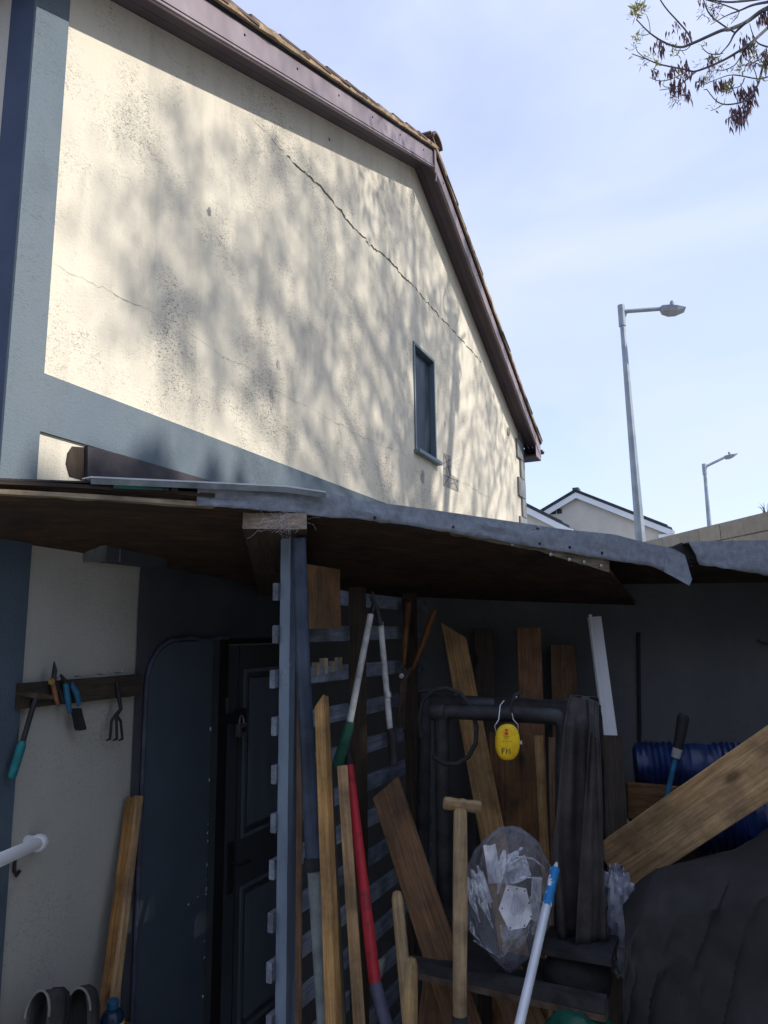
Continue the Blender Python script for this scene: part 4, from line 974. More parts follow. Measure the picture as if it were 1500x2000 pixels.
# crumpled bags, sacks and cover on the right
b = blob(1210, 1800, 2.72, .07, .165, .06, .30, 3.0, 40, 30, 11)
tag(b.build('crumpled_bag', M['grey_plastic'], None, 20), 'crumpled grey blue plastic bag squeezed between cloth and black cover', 'bag')
b = blob(1128, 1905, 2.62, .11, .10, .10, .08, 2.0, 30, 20, 5)
tag(b.build('black_sack', M['tarp'], None, 50), 'small black sack lying below the hanging cloth', 'sack')
b = blob(1135, 2030, 2.42, .11, .085, .10, .14, 2.2, 30, 20, 8)
tag(b.build('green_bag', M['green_bag'], None, 40), 'green plastic bag showing at the floor below the rack base', 'bag')
# black cover over a heap
b = MB(); rs = []
ridge = [(1225,1760,2.80),(1272,1696,2.85),(1340,1676,2.9),(1415,1657,2.92),(1500,1612,2.92),(1600,1500,2.74),(1720,1440,2.68)]
frontm = [(1205,1850,2.52),(1262,1790,2.46),(1335,1780,2.42),(1420,1770,2.38),(1510,1740,2.34),(1620,1720,2.30),(1760,1740,2.3)]
frontb = [(1180,2120,2.44),(1240,2130,2.38),(1330,2130,2.30),(1420,2140,2.26),(1520,2140,2.22),(1640,2140,2.2),(1800,2160,2.2)]
RG = [T(*q) for q in ridge]; FM = [T(*q) for q in frontm]; FB = [T(*q) for q in frontb]
nu, nv = 130, 90
for j in range(nv+1):
    v = j/nv; r = []
    for i in range(nu+1):
        u = i/nu; a, c, e = poly_at(RG, u), poly_at(FM, u), poly_at(FB, u)
        if v < .2: p = (a + Vector((0, .5, -.55))).lerp(a, v/.2)
        elif v < .5: k = (v-.2)/.3; p = a.lerp(c, k) + Vector((0, -.02, .05))*math.sin(math.pi*k)
        else: k = (v-.5)/.5; p = c.lerp(e, k)
        p = p.copy(); w_ = max(0, v-.30); ph = u*17 + 2.2*noise.noise(Vector((u*3, v*1.5, 1)))*2
        fo = .050*(1-abs(math.sin(ph))**.7*1.6)*w_ + .07*noise.noise(Vector((u*4, v*2.2, 2))) + .018*(1-2.2*abs(noise.noise(Vector((u*6+v*5, v*2.4-u*2, 5))))) + .010*(1-2.2*abs(noise.noise(Vector((u*9-v*6, v*4+u*5, 9)))))
        p += Vector((.3*fo, -fo, .25*fo if v > .2 else 0)); r.append(p)
    rs.append(r)
b.rings(rs, False, closed=False)
cv = b.build('black_cover', M['tarp'], None, 60); solid(cv, .003); tag(cv, 'large black fabric cover thrown over a heap at the open end of the store', 'cover')
# blue polythene
def lumpy_roll(p, q, r, n=40, seed=0, m=24):
    ax = (q-p).normalized(); u = ax.orthogonal().normalized(); w_ = ax.cross(u); rs = []
    for i in range(n+1):
        k = i/n; c = p.lerp(q, k); rr = []
        for j in range(m):
            a_ = 2*math.pi*j/m
            d_ = r*(1 + .05*math.sin(k*120) + .10*fbm((k*9, math.cos(a_)*2+seed, math.sin(a_)*2)))*(.75 if i in (0, n) else 1)
            rr.append(c + u*(d_*math.cos(a_)) + w_*(d_*math.sin(a_)))
        rs.append(rr)
    return MB().rings(rs)
tag(lumpy_roll(T(1238,1496,3.75), T(1475,1500,3.6), .112).build('blue_roll', M['blue_tarp'], None, 30), 'roll of bright blue polythene lying behind the diagonal plank', 'roll')
tag(lumpy_roll(T(1345,1600,3.35), T(1640,1590,3.2), .15, seed=6).build('blue_bundle', M['blue_tarp'], None, 30), 'bundle of blue polythene between diagonal plank and black cover', 'bundle')
bar('support_box', T(1240, 1640, 3.66), T(1560, 1650, 3.6), .20, .30, M['dark_wood'], 'dark timber block under the blue polythene roll', 'block', face=Vector((0,-1,0)))
# teal pole with a black grip
tp = thing('grip_pole', T(1300, 1580, 3.3), 'thin teal pole with a black grip and white collar in front of the blue roll', 'pole')
a, c = T(1320, 1478, 3.30), T(1299, 1570, 3.30)
pole('shaft', [a, c, floor_pt(a, c, .3)], .011, M['blue_grip'], parent=tp)
pole('collar', [T(1324, 1462, 3.3), T(1319, 1480, 3.3)], [.021,.019], M['white_pole'], parent=tp)
pole('grip', [T(1337, 1396, 3.3), T(1334, 1402, 3.3), T(1330, 1430, 3.3), T(1323, 1466, 3.3)], [.020,.026,.024,.020], M['black_rubber'], parent=tp)

# ================================================================== LEFT WALL
ra, rb = onW(36, 1362, .028), onW(272, 1335, .028)
rail = bar('tool_rail', ra, rb, .085, .022, M['dark_wood'], 'dark wooden rail with hanging tools fixed to the grey cream wall', 'rail', face=N)
def WP(px, py, o=.05): return onW(px, py, o)
for px in (102, 150, 195, 230):
    a = WP(px, 1330-(px-60)*.1, .04); MB().tube([a - N*.012, a + N*.02, a + N*.025 + Z*.01], .003, 5).build('nail', M['chrome'], rail, True)
hoe = thing('hand_hoe', WP(70, 1360, .05), 'small hand mattock with a teal grip hanging at the rail end by the corner', 'hoe')
pole('shaft', [WP(70, 1362), WP(44, 1450)], [.009,.009], M['black_metal'], parent=hoe)
pole('grip', [WP(44, 1448), WP(41, 1458), WP(24, 1515), WP(20, 1521)], [.011,.016,.014,.010], M['teal'], parent=hoe)
a, c = WP(32, 1355, .055), WP(105, 1362, .055)
MB().rings([[p + Z*h*.5 + N*.003, p + Z*h*.5 - N*.003, p - Z*h*.5 - N*.003, p - Z*h*.5 + N*.003] for p, h in ((a, .004), (a.lerp(c,.3), .014), (a.lerp(c,.55), .022), (a.lerp(c,.8), .016), (c, .012))]).build('head', M['rust'], hoe)
sr = thing('pruning_snips', WP(105, 1330, .05), 'pointed pruning snips hung blade up on the wall rail', 'snips')
MB().tube([WP(106,1292,.06), WP(107,1310,.06), WP(103,1335,.06)], [.002,.010,.009], 6).build('blade', M['black_metal'], sr, True)
MB().lathe([(.011,0),(.011,.008),(.003,.010)], WP(99, 1331, .068), N, 12).build('pivot_nut', M['pine_pale'], sr, True)
MB().tube([WP(103,1335,.06), WP(108,1358,.062), WP(114,1378,.06)], [.008,.009,.006], 8).build('handle', M['shear_wood'], sr, True)
MB().tube([WP(103,1335,.055), WP(116,1350,.057), WP(122,1372,.055)], [.008,.009,.006], 8).build('handle', M['black_rubber'], sr, True)
sc2 = thing('secateurs', WP(140, 1370, .05), 'blue handled secateurs with a black holster hanging from the wall rail', 'secateurs')
MB().tube([WP(128,1335,.06), WP(131,1362,.064), WP(137,1392,.06)], [.010,.012,.008], 8).build('handle', M['blue_grip'], sc2, True)
MB().tube([WP(138,1335,.06), WP(150,1355,.064), WP(154,1378,.06)], [.010,.012,.008], 8).build('handle', M['blue_grip'], sc2, True)
MB().tube([WP(118,1318,.06), WP(128,1332,.06), WP(134,1340,.06)], [.004,.010,.011], 8).build('blade', M['black_metal'], sc2, True)
b = MB(); rs = []
for px, py, h in ((148,1384,.018),(152,1400,.017),(157,1422,.019),(158,1426,.016)):
    p = WP(px, py, .055); rs.append([p - D*h + N*.010, p + D*h + N*.010, p + D*h - N*.010, p - D*h - N*.010])
b.rings(rs).build('holster', M['black_rubber'], sc2)
fk = thing('hand_fork', WP(228, 1400, .05), 'black three pronged hand fork hanging below the wall rail', 'fork')
MB().tube([WP(228,1334,.05), WP(232,1360,.055), WP(236,1385,.055), WP(226,1398,.055)], [.008,.009,.008,.009], 8).build('shank', M['black_metal'], fk, True)
for dx in (-10, 2, 12):
    MB().tube([WP(226,1396,.055), WP(226+dx*.8,1408,.055), WP(226+dx,1430,.055), WP(226+dx*1.1,1443,.06), WP(226+dx*1.1-7,1446,.085)], [.007,.006,.006,.005,.003], 6).build('prong', M['black_metal'], fk, True)
# handrail
hr = thing('handrail', WP(78, 1645, .0), 'white tubular handrail with a rounded wall end at the house corner', 'handrail')
a, c = WP(76, 1646, .055), T(-120, 1732, 1.75)
pole('tube', [c, a], .0195, M['white_pvc'], parent=hr, n=16)
MB().lathe([(.021,-.03),(.027,-.022),(.029,0),(.026,.02),(.016,.028),(.004,.032)], a, (a-c), 18).build('end_cap', M['white_pvc'], hr, True)
MB().tube([a, a - N*.055], .020, 12).build('bracket', M['white_pvc'], hr, True)
p = WP(28, 1700, .012); tag(MB().tube([p + Z*.035, p, p - Z*.02 + D*.01, p + D*.022 - Z*.006], .006, 6).build('wall_hook', M['black_metal'], None, True), 'small dark hook in the wall below the white handrail', 'hook')
# ceiling light / box
bx = thing('bulkhead_light', WP(200, 1075, .05), 'dark oblong light fitting with a pale end high on the shaded wall', 'light fitting')
a = WP(182, 1076, .06)
MB().obox(a + D*.19, D*.17, N*.045, Z*.036).build('body', M['dark_render'], bx)
MB().obox(a + D*.012, D*.006, N*.050, Z*.041).build('end_cap', M['grey_tube'], bx)
MB().obox(a + D*.09 + N*.0465, D*.003, N*.001, Z*.036).build('seam_strip', M['grey_tube'], bx)
# laths by the slate panel
for k_, (px, o_, mt, lb) in enumerate(((254,.03,'orange_wood','orange pine lath leaning on the wall beside the slate panel, nearer the corner'),(271,.045,'pine_pale','pale pine lath leaning beside the orange one by the slate panel'))):
    a, c = WP(px, 1556+k_*-2, o_), WP(px-48, 1945, o_+.06); bar('lath', floor_pt(a, c), a, .036, .02, M[mt], lb, 'lath', face=N, warp=.002)
# crate, shoes, bottle
cz = T(130, 1930, 2.60).z - .30
cp = T(140, 1990, 2.62)
cr_ = thing('low_crate', Vector((cp.x, cp.y, 0)), 'plain wooden crate under the pair of shoes by the wall', 'crate')
cd_ = D; cx_ = cp + D*.12 - N*.02
for s_ in (-1, 1):
    MB().obox(Vector((cx_.x, cx_.y, (cz-.012)/2)) + D*(.24*s_), D*.010, N*.15, Z*(cz-.012)/2).build('side_panel', M['brown_wood'], cr_)
for k_ in range(4): MB().obox(Vector((cx_.x, cx_.y, 0)) + N*(.1125-.075*k_) + Z*(cz-.006), D*.26, N*.035, Z*.006).build('slat', M['brown_wood'], cr_)
def shoe(org, yaw, pitch, label, lining_mat):
    t_ = thing('shoe', org, label, 'shoe', 'old trainers by the wall')
    Yv = Vector((.10, -.36, -.93)).normalized(); Xv = Vector((-1, 0, 0)); Xv = (Xv - Yv*Xv.dot(Yv)).normalized(); Zv = Xv.cross(Yv)
    fr = Matrix.Translation(org) @ Matrix.Rotation(yaw, 4, 'Z') @ Matrix((Xv, Yv, Zv)).transposed().to_4x4()
    # local: y from heel (0) to toe (.27), z up
    secs = [(y*1.12, w_*1.22, h*1.18) for y, w_, h in [(0.0,.008,.052),(.003,.016,.066),(.009,.024,.076),(.02,.031,.082),(.05,.037,.078),(.09,.038,.072),(.13,.040,.080),(.17,.045,.070),(.21,.046,.055),(.245,.038,.042),(.265,.018,.030)]]
    up = MB(); rs = []; inn = MB(); ri = []
    for (y, w_, h) in secs:
        op = .006 < y < .14
        r = []
        if op:
            for a_ in (-1, -1.02, -1.0, -.80): pass
            pr = [(-.75,0),(-1,.012),(-1.02,h*.45),(-.82,h),(-.62,h*1.01),(-.72,h*.5),(-.6,.02),(.6,.02),(.72,h*.5),(.62,h*1.01),(.82,h),(1.02,h*.45),(1,.012),(.75,0)]
        else:
            pr = [(-.75,0),(-1,.012),(-1.02,h*.40),(-.80,h*.80),(-.55,h*.93),(-.3,h*.98),(-.1,h),(.1,h),(.3,h*.98),(.55,h*.93),(.80,h*.80),(1.02,h*.40),(1,.012),(.75,0)]
        rs.append([fr @ Vector((x*w_, y, z+.016)) for x, z in pr])
    up.rings(rs); up.build('upper', M['shoe'], t_, 60)
    so_ = MB(); so_.rings([[fr @ Vector((x*(w_+.004), y + (-.004 if y == 0 else .004 if y > .26 else 0), z)) for x, z in ((-1,0),(-1.03,.017),(1.03,.017),(1,0))] for y, w_, h in secs]); so_.build('sole', M['black_rubber'], t_)
    li = MB(); li.tube([fr @ Vector((x*w_, y, z+.018)) for x, y, z, w_ in [(-.78*math.cos(a_), .07-.07*math.sin(a_), .095, .050) for a_ in [math.pi*k/10 for k in range(11)]]], .004, 8); li.build('collar', M['collar'], t_, True)
    ins = MB().add([fr @ Vector((x, y, .032)) for x, y in ((-.03,.01),(.03,.01),(.035,.14),(-.035,.14))], [(0,1,2,3)]); ins.build('insole', M[lining_mat], t_)
    tg = MB(); tg.rings([[fr @ Vector((x, y, z)) for x in (-.022, 0, .022)] for y, z in ((.11,.135),(.14,.116),(.18,.102))], False, closed=False); solid(tg.build('tongue', M['lining'], t_), .004)
    for k in range(3):
        y = .15 + k*.024; MB().tube([fr @ Vector((x, y+abs(x)*.2, .116 - k*.006 - abs(x)*.3)) for x in (-.03,-.015,0,.015,.03)], .0025, 5).build('lace', M['lining'], t_, True)
    return t_
shoe(T(117, 1930, 2.56), R(-8), 0, 'dark grey trainer with pale collar by the wall, nearer the house corner', 'lining')
shoe(T(166, 1926, 2.66), R(10), 0, 'dark grey trainer showing its tan lining, beside the blue capped bottle', 'lining')
bt = T(218, 2010, 2.66); bt.z = T(218, 1952, 2.66).z - .115
bo = thing('plastic_bottle', bt, 'dark blue plastic bottle with bright blue cap behind the shoes', 'bottle')
MB().lathe([(.036,cz-bt.z),(.040,cz-bt.z+.01),(.040,.055),(.034,.075),(.018,.088)], bt, Z, 18).build('body', M['bottle'], bo, True)
MB().lathe([(.019,.088),(.020,.09),(.020,.112),(.016,.115)], bt, Z, 18).build('cap', M['blue_cap'], bo, True)
MB().lathe([(.0405,.03),(.0408,.034),(.0408,.045),(.0405,.05)], bt, Z, 18).build('label_band', M['label_yellow'], bo, True)

# ================================================================== BEYOND
def bg_house(apx, apy, Y, rpx, rpy, label, name, kl=None, depth=8, vent=None, left_w=None, gut=True):
    A = T(apx, apy, Y); off = A.dot(D)
    Rr = onpl(rpx, rpy, off, D); A2 = onpl(apx, apy, off, D)
    u0 = A2.dot(N); wr = Rr.dot(N) - u0; drop = A2.z - Rr.z; wl = left_w or wr
    kx = drop / wr
    h = thing(name, N*u0 + D*off, label, 'house')
    def q(u, v, z): return N*(u0+u) + D*(off+v) + Z*z
    za = A2.z; ov = .35
    zw = za - .35
    MB().prism([q(-wl+ov, .25, 0), q(wr-ov, .25, 0), q(wr-ov, .25, zw-kx*(wr-ov)), q(0, .25, zw), q(-wl+ov, .25, zw-kx*(wl-ov))], D*depth).build('wall', M['bg_wall'], h)
    for sgn, w_ in ((-1, wl), (1, wr)):
        r0 = [q(0, 0, za), q(sgn*w_, 0, za-kx*w_), q(sgn*w_, 0, za-kx*w_-.13), q(0, 0, za-.13)]
        rf = MB().prism(r0, D*(depth+.4)).build('roof', M['bg_roof'], h)
        b0 = [q(0, -.04, za-.135), q(sgn*w_, -.04, za-kx*w_-.135), q(sgn*w_, -.04, za-kx*w_-.44), q(0, -.04, za-.44)]
        MB().prism(b0, D*.06).build('bargeboard', M['bg_white'], h)
        for i in range(int(w_/.32)):
            u = sgn*(i+.5)*.32; MB().obox(q(u, -.03, za-kx*abs(u)+.02), (N*sgn - Z*kx).normalized()*.19, D*.12, Z*.02).build('verge_tile', M['bg_roof'], h)
    MB().obox(q(0, .3, za+.04), N*.16, D*.35, Z*.09).build('ridge_tile', M['bg_roof'], h)
    if gut:
        MB().tube([q(wr+.05, -.1, za-kx*wr-.25), q(wr+.05, depth, za-kx*wr-.25)], .09, 8).build('gutter', M['bg_white'], h)
        MB().tube([q(wr+.05, .1, za-kx*wr-.3), q(wr-.5, .2, za-kx*wr-.75), q(wr-.75, .2, za-kx*wr-.9), q(wr-.8, .2, 0)], .055, 8).build('downpipe', M['bg_white'], h, True)
        MB().obox(q(wr-.32, .12, za-kx*wr-.42), N*.34, D*.12, Z*.10).build('box_end', M['bg_white'], h)
    if vent:
        vp = onpl(*vent, off+.24, D)
        for s_ in (-1, 1): MB().obox(vp + N*(.16*s_), N*.13, D*.02, Z*.13).build('vent_grille', M['black_metal'], h)
    return h
bg_house(1124, 957, 38, 1312, 1030, 'pale gable house with white bargeboards and grey roof beyond the lean-to', 'neighbour_house', vent=(1087, 999), left_w=4.2)
bg_house(960, 950, 33, 1112, 1026, 'lower pale gable with white edge between the cream house and the neighbour', 'neighbour_extension', depth=5)
# lamps
def lamp(top, Y, arm_to, head_to, label, rad):
    tp_ = T(*top, Y); base = Vector((tp_.x, tp_.y, 0)); t_ = thing('street_lamp', base, label, 'street lamp', 'street lamps along the road')
    lean_ = Vector((.10, 0, 0)) if Y < 20 else Vector((0,0,0))
    b = MB(); b.tube([base + lean_, (base+lean_).lerp(tp_, .42)], [rad*1.25, rad*1.02], 8); b.tube([(base+lean_).lerp(tp_, .42), tp_], [rad*.94, rad*.48], 8); b.build('column', M['galv'], t_)
    MB().tube([tp_ - Z*.42, tp_ + Z*.04], rad*.66, 10).build('top_sleeve', M['galv'], t_, True)
    at_ = T(*arm_to, Y-.1); ht = T(*head_to, Y-.2)
    MB().tube([tp_ - Z*.10, at_], rad*.42, 8).build('arm', M['galv'], t_, True)
    MB().tube([tp_ - Z*.32, tp_.lerp(at_, .12) - Z*.10], rad*.3, 6).build('brace', M['galv'], t_, True)
    u = (ht - at_).normalized(); L = (ht-at_).length; sd_ = Vector((-u.y, u.x, 0)).normalized(); upv = u.cross(sd_) * (1 if u.cross(sd_).z > 0 else -1)
    rs = []
    for k, hw, h0, h1 in ((-.05,.05,-.04,.05),(.05,.09,-.09,.07),(.35,.16,-.10,.06),(.65,.16,-.08,.04),(1.0,.12,-.005,.02)):
        c = at_ + u*(L*k); rs.append([c + sd_*hw + upv*h0*1.0, c + sd_*hw + upv*h1*.5, c + sd_*hw*.5 + upv*h1, c - sd_*hw*.5 + upv*h1, c - sd_*hw + upv*h1*.5, c - sd_*hw + upv*h0])
    hd = MB().rings(rs).build('lamp_head', M['lamp_grey'], t_)
    MB().lathe([(.045,0),(.045,.10),(.03,.13)], at_ + u*(L*.42) + upv*.05, upv, 10).build('sensor', M['lamp_grey'], hd, True)
    mk = (base+lean_).lerp(tp_, .42)
    MB().lathe([(rad*1.12,-.03),(rad*1.12,.03)], mk, Z, 10).build('joint_ring', M['galv'], t_)
    MB().obox((base+lean_).lerp(tp_, .30) + N*.22, N*.20, D*.004, Z*.012).build('bracket', M['galv'], t_)
lamp((1213, 600), 14, (1292, 603), (1338, 605), 'tall grey street lamp with a level arm in front of the neighbour house', .108)
lamp((1375, 908), 29, (1416, 893), (1440, 887), 'smaller farther street lamp with an upward tilted arm behind the block wall', .13)
# concrete block boundary wall
Wa, Wb = T(1500, 997, 8.0), T(1262, 1057, 10.6); ztop = (Wa.z + Wb.z)/2
wd_ = Vector((Wb.x-Wa.x, Wb.y-Wa.y, 0)).normalized(); wn = Vector((wd_.y, -wd_.x, 0)); wn = wn if wn.x < 0 else -wn
st_ = Vector((Wa.x, Wa.y, 0)) - wd_*2.2
bwl = thing('block_wall', st_, 'bare concrete block boundary wall rising towards the open end of the lean-to', 'wall')
Lw = 14.0
MB().add([st_ - wn*.01, st_ + wd_*Lw - wn*.01, st_ + wd_*Lw - wn*.2, st_ - wn*.2] + [p + Z*(ztop-.005) for p in (st_ - wn*.01, st_ + wd_*Lw - wn*.01, st_ + wd_*Lw - wn*.2, st_ - wn*.2)],
         [(0,1,5,4),(1,2,6,5),(2,3,7,6),(3,0,4,7),(4,5,6,7)]).build('wall_core', M['joint'], bwl)
bmesh_ = bar_mesh('block', .432, .206, .105, M['block'], warp=0, seg=1, ch=.004)
for c_ in range(4):
    zc = ztop - .1085 - c_*.220; x = -.22 if c_ % 2 else 0
    while x < Lw:
        m_ = Matrix((Z, wn, wd_)).transposed().to_4x4(); m_.translation = st_ + wd_*(x + .004) + wn*(-.05 + random.uniform(-.003,.003)) + Z*zc
        inst('block', bmesh_, m_, bwl); x += .44
# twigs on top of the wall
b = MB(); tb = T(1492, 1000, 8.1)
for k in range(9):
    e = tb + Vector((random.uniform(-.08,.12), random.uniform(-.05,.05), random.uniform(.03,.11))); b.tube([tb + Vector((random.uniform(-.03,.04),0,-.05)), tb.lerp(e,.6)+Vector((.01,0,.01)), e], [.004,.003,.001], 4)
tag(b.build('dry_weed', M['bark']), 'dry twiggy weed growing on top of the block wall', 'weed')

# ================================================================== TREES
random.seed(5)
ash = thing('ash_tree', (7.6, 4.4, 0), 'ash tree with hanging brown keys reaching over the sky from the side', 'tree')
AY = 6.2
def c5(x, y): return 1200 + x/5, y/5
def br(pl, r0, r1, dy=0.0, parts=None, name='branch'):
    pts = [T(*c5(x, y), AY + dy + .15*math.sin(i*1.1 + dy*9)) for i, (x, y) in enumerate(pl)]
    n = len(pts); out_ = []
    for i in range(n-1):
        for k in range(4):
            p0 = pts[max(i-1,0)]; p1 = pts[i]; p2 = pts[i+1]; p3 = pts[min(i+2,n-1)]; t_ = k/4
            out_.append(.5*((2*p1) + (p2-p0)*t_ + (2*p0-5*p1+4*p2-p3)*t_*t_ + (3*p1-p0-3*p2+p3)*t_**3))
    out_.append(pts[-1]); m_ = len(out_)
    return MB().tube(out_, [lerp(r0, r1, i/(m_-1)) for i in range(m_)], 7).build(name, M['bark'], ash, True)
TOPL = Vector((7.3, 4.6, 7.2))
tr_ = MB(); tr_.tube([(7.6,4.4,0),(7.62,4.38,.4),(7.55,4.42,2.5),(7.5,4.5,5),(7.3,4.6,7.2),(7.35,4.5,9.5),(7.5,4.3,11.6),(7.55,4.25,13)], [.34,.27,.22,.19,.16,.11,.06,.02], 14); tr_.build('trunk', M['bark'], ash, True)
for (x, y, r) in ((1500,80,.024),(1500,270,.017),(1500,560,.014),(1500,20,.014)):
    p = T(*c5(x, y), AY); MB().tube([TOPL + Vector((0,0,random.uniform(-1,.8))), TOPL.lerp(p,.5) + Vector((0,0,.35)), p + Vector((.25,-.02,.09)), p], [.09,.05,r*1.15,r], 8).build('limb', M['bark'], ash, True)
br([(1500,80),(1420,120),(1290,215),(1130,285),(1040,300),(760,425),(640,460),(500,420),(350,325),(215,190)], .024, .005)
br([(1290,215),(1180,320),(1120,430),(1030,530)], .014, .005)
br([(1500,270),(1400,360),(1320,430),(1200,510),(1040,600),(800,695),(700,680),(450,630),(320,580),(170,525)], .017, .004, .2)
br([(760,425),(720,330),(620,210),(520,100),(450,0),(400,-120)], .009, .005)
br([(1180,320),(1080,260),(940,150),(880,30),(860,-60)], .009, .005, .1)
br([(1500,20),(1350,50),(1220,105),(1100,150),(940,240)], .014, .003, -.1)
br([(1220,105),(1050,40),(900,0),(780,-60)], .007, .004, -.1)
br([(1500,-25),(1300,5),(1100,20),(900,-10)], .016, .006, .15)
br([(1500,560),(1450,650),(1400,830),(1300,970),(1120,1020),(1000,990),(900,870)], .013, .004, .05)
br([(1500,750),(1400,770),(1200,735),(1080,745),(870,830)], .008, .003, .1)
br([(800,695),(700,780),(600,850),(440,880)], .009, .003, .2)
br([(720,690),(560,770),(440,790),(345,755)], .006, .003, .2)
br([(1240,540),(1170,640),(1050,690),(980,680)], .007, .003, .2)
br([(1300,970),(1200,1100),(1090,1170)], .007, .004, .05)
br([(1500,460),(1400,420),(1350,330),(1320,230)], .009, .003, .1)
br([(1400,830),(1380,720),(1320,580)], .006, .003, .05)
br([(1270,760),(1240,830),(1170,860),(1100,850),(1080,800)], .006, .003, .1)
br([(1030,530),(930,525),(870,480),(850,440)], .006, .003)
br([(350,325),(290,345),(205,330)], .004, .003); br([(350,310),(340,220),(315,150)], .004, .003)
br([(320,580),(230,510),(205,440)], .005, .003, .2); br([(1075,1010),(1080,960)], .003, .002, .05); br([(1075,1010),(1000,1060),(940,1080)], .004, .003, .05)
br([(930,680),(870,780),(790,860)], .004, .003, .2); br([(740,450),(690,490),(600,490)], .005, .003); br([(660,500),(690,540)], .003, .002)
br([(600,850),(500,850),(470,820)], .004, .003, .2); br([(550,880),(520,920)], .003, .002, .2); br([(1220,110),(1200,160),(1140,230)], .005, .003, -.1)
def keybunch(b, cx, cy, n, ln, dy=0.0):
    c = T(*c5(cx, cy - 25), AY + dy)
    for k in range(n):
        a_ = random.uniform(0, 6.28); r_ = abs(random.gauss(0, .035)); p = c + Vector((r_*math.cos(a_), r_*math.sin(a_), random.uniform(-.09, .03)*ln))
        L = random.uniform(.09, .15)*ln; t_ = Vector((random.gauss(0,.18), random.gauss(0,.18), -1)).normalized(); s_ = Vector((math.cos(a_), math.sin(a_), 0))*random.uniform(.008, .013)
        b.add([p, p + t_*L*.35 + s_, p + t_*L, p + t_*L*.35 - s_], [(0,1,2,3)])
kb = MB()
for (x, y, n, l_) in ((410,420,14,.8),(460,465,10,.9),(485,450,6,.5),(605,250,12,.7),(690,320,20,1.0),(690,600,16,1.0),(410,690,12,.7),(530,690,18,.8),(575,680,10,.8),(570,840,18,.8),(630,800,22,1.0),(690,890,18,.9),(700,730,14,.7),(855,750,8,.8),(810,800,8,.9),(940,565,16,1.0),(1010,820,14,1.0),(1080,790,14,.9),(1210,880,24,1.1),(1290,920,30,1.2),(1345,850,26,1.1),(1150,1080,20,1.0),(1205,1050,12,.9),(1240,1110,24,1.1),(1190,1180,24,1.0),(1295,1020,22,1.0),(1450,150,22,.9),(1270,385,20,1.0),(1250,480,16,.9),(1470,520,20,1.1),(1310,450,12,.8),(1225,365,8,.7),(575,250,6,.6),(1120,780,6,.7),(860,20,8,.6),(1480,620,18,1.0),(1490,160,12,.8)):
    keybunch(kb, x, y, n, l_, .1)
tag(kb.build('key_bunches', M['keys'], ash), kind='stuff')
lb = MB(); db_ = MB()
def spray(b, cx, cy, n, sz, up=True, dy=.1, w_=.22):
    c = T(*c5(cx, cy), AY + dy)
    for k in range(n):
        d_ = Vector((random.gauss(0,.6), random.gauss(0,.6), random.gauss(.5 if up else 0,.55))).normalized(); L = sz*random.uniform(.5,1.1)
        p = c + d_*L*.25*random.random() + Vector((random.gauss(0,.02), random.gauss(0,.02), random.gauss(0,.02))); s_ = d_.cross(Vector((random.gauss(0,1),random.gauss(0,1),random.gauss(0,1)))).normalized()*L*w_*.5
        b.add([p, p + d_*L*.5 + s_, p + d_*L, p + d_*L*.5 - s_], [(0,1,2,3)])
for (x, y, n, s_) in ((225,110,46,.10),(265,80,24,.09),(190,140,20,.09),(215,395,26,.075),(180,500,14,.06),(345,555,14,.07),(430,620,22,.08),(600,500,20,.08),(580,540,12,.06),(980,560,22,.085),(1010,600,14,.07),(1330,490,28,.09),(1380,540,14,.07),(1240,680,26,.08),(880,810,20,.08),(1100,905,26,.09),(975,1060,14,.07),(640,740,12,.07),(1140,690,12,.06),(1490,640,20,.09),(1470,770,12,.08),(870,450,10,.06),(960,210,8,.06)):
    spray(lb, x, y, n, s_)
for (x, y, n, s_) in ((960,70,40,.10),(1000,120,24,.08),(870,120,16,.08),(600,960,40,.09),(640,1000,16,.06),(290,610,26,.07),(270,290,14,.05),(940,730,36,.09),(1000,660,22,.07),(1350,600,40,.10),(1320,640,20,.08),(1390,590,18,.08),(840,630,18,.06),(1160,180,22,.06),(560,910,24,.08),(540,450,18,.07),(1060,640,16,.06),(720,720,18,.07)):
    spray(db_, x, y, n, s_, False, .1, .12)
tag(lb.build('young_leaves', M['bud'], ash), kind='stuff'); tag(db_.build('flower_tufts', M['keys'], ash), kind='stuff')
# rest of the crown: limbs and leaf clumps that throw the dappled shade on the gable
cb = MB(); lm = MB()
clumps = []
def to_crown(px, py, t_): return onW(px, py) + sd*t_
for (px, py, r_) in ((345,225,.10),(350,340,.17),(300,490,.26),(345,420,.15),(440,300,.12),(300,600,.14),(395,560,.20),(450,600,.26),(400,700,.20),(480,500,.16),
                     (560,395,.22),(540,480,.16),(620,440,.18),(625,540,.24),(700,590,.26),(560,640,.24),(650,690,.24),(740,680,.24),(690,470,.16),(760,545,.20),(500,740,.18),(600,790,.18),(700,790,.22),
                     (780,640,.24),(880,660,.26),(930,740,.24),(870,790,.24),(790,930,.20),(890,560,.20),(820,470,.18),(760,420,.16),(930,850,.2),(600,330,.12),(690,360,.14),(650,900,.12),(730,930,.14),(840,900,.14),(960,800,.16)):
    clumps.append((to_crown(px + random.uniform(-8, 8), py + random.uniform(-8, 8), random.uniform(9.0, 11.5)), r_))
for k in range(46):
    clumps.append((Vector((7.6 + random.gauss(0, 1.9), 4.6 + random.gauss(0, 1.7), 9.5 + random.gauss(0, 1.5))), random.uniform(.2, .4)))
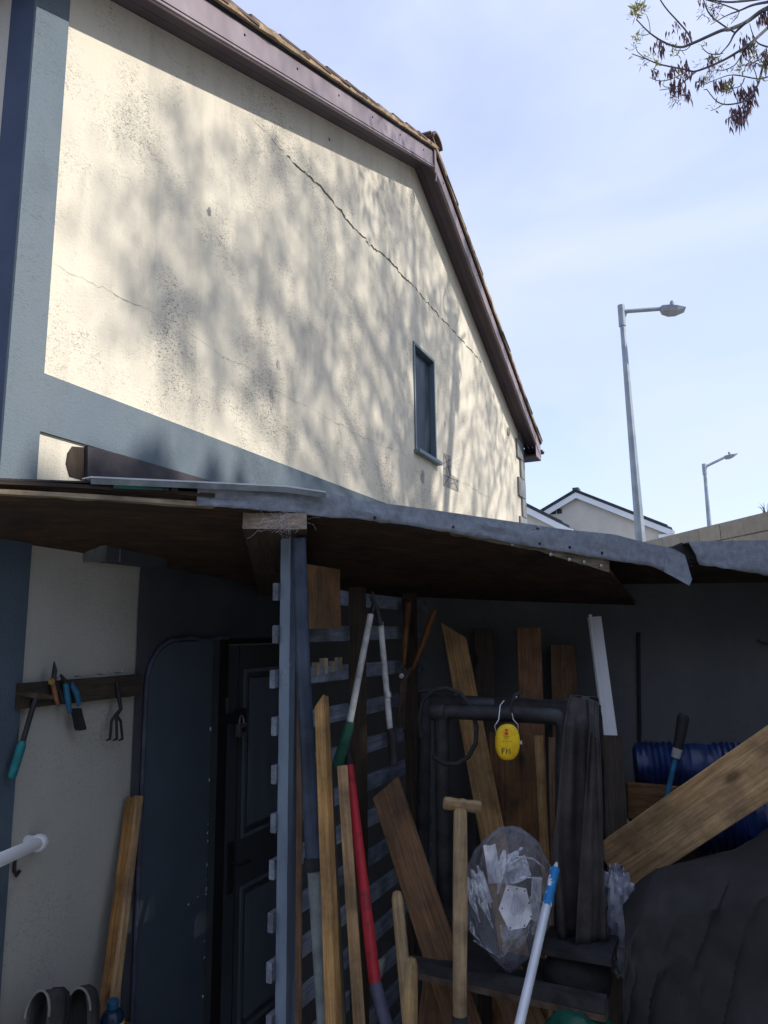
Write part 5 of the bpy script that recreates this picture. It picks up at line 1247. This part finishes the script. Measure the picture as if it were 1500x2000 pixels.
for c, r_ in clumps:
    if c.z < 6.5: continue
    hub = Vector((7.4, 4.5, max(5.5, min(11.5, c.z - 1.2 - .35*(c - Vector((7.4,4.5,c.z))).length))))
    lm.tube([hub, hub.lerp(c, .5) + Vector((0,0,.25)), c], [.035,.02,.006], 5)
    for k in range(int(165*(r_/.25)**1.6)):
        p = c + Vector((random.gauss(0,1), random.gauss(0,1), random.gauss(0,.8)))*r_*.8; d_ = Vector((random.gauss(0,1), random.gauss(0,1), random.gauss(-.3,.8))).normalized(); L = random.uniform(.06,.11)
        s_ = d_.cross(Vector((random.gauss(0,1),random.gauss(0,1),random.gauss(0,1)))).normalized()*L*.25
        cb.add([p, p + d_*L*.5 + s_, p + d_*L, p + d_*L*.5 - s_], [(0,1,2,3)])
lm.build('crown_limbs', M['bark'], ash); tag(cb.build('crown', M['leaf'], ash), kind='stuff')
# dense evergreen added beyond the frame to keep the yard in shade
ev = thing('added_shade_tree', (6.3, 1.3, 0), 'dense dark columnar evergreen added out of view to shade the yard', 'tree')
MB().tube([(6.3,1.3,0),(6.3,1.3,4),(6.3,1.3,8.4)], [.22,.15,.03], 10).build('trunk', M['bark'], ev, True)
cb = MB()
for k in range(9000):
    z = 9.1*random.random()**.85 + .15; rr = 1.75*min(1, (9.35-z)/1.3)**.6*(.75+.25*min(1, z))
    a_ = random.uniform(0, 6.28); q_ = rr*random.random()**.4; p = Vector((6.3 + .85*q_*math.cos(a_), 1.3 + q_*math.sin(a_), z))
    d_ = Vector((random.gauss(0,1), random.gauss(0,1), random.gauss(.4,.8))).normalized(); s_ = d_.cross(Vector((random.gauss(0,1),random.gauss(0,1),random.gauss(0,1)))).normalized(); L = random.uniform(.2,.34)
    cb.add([p, p + d_*L*.5 + s_*L*.3, p + d_*L, p + d_*L*.5 - s_*L*.3], [(0,1,2,3)])
tag(cb.build('crown', M['conifer'], ev), kind='stuff')

# unseen house added behind the camera to block and bounce sky light
yh = thing('added_fill_house', (2, -5.2, 0), 'pale rendered house added out of view to control the fill light', 'house')
MB().box(-9, 10, -11, -5.2, 0, 5.2).build('wall', M['yard_wall'], yh)
MB().prism([(-9.3, -4.9, 5.1), (-9.3, -8.1, 7.2), (-9.3, -11.3, 5.1)], Vector((19.6, 0, 0))).build('roof', M['bg_roof'], yh)
for x in (-4, 0, 4):
    f_ = MB().box(x-.6, x+.6, -5.22, -5.15, 3.1, 4.3).build('window', M['winframe'], yh); MB().box(x-.54, x+.54, -5.145, -5.14, 3.16, 4.24).build('pane', M['glass'], f_)
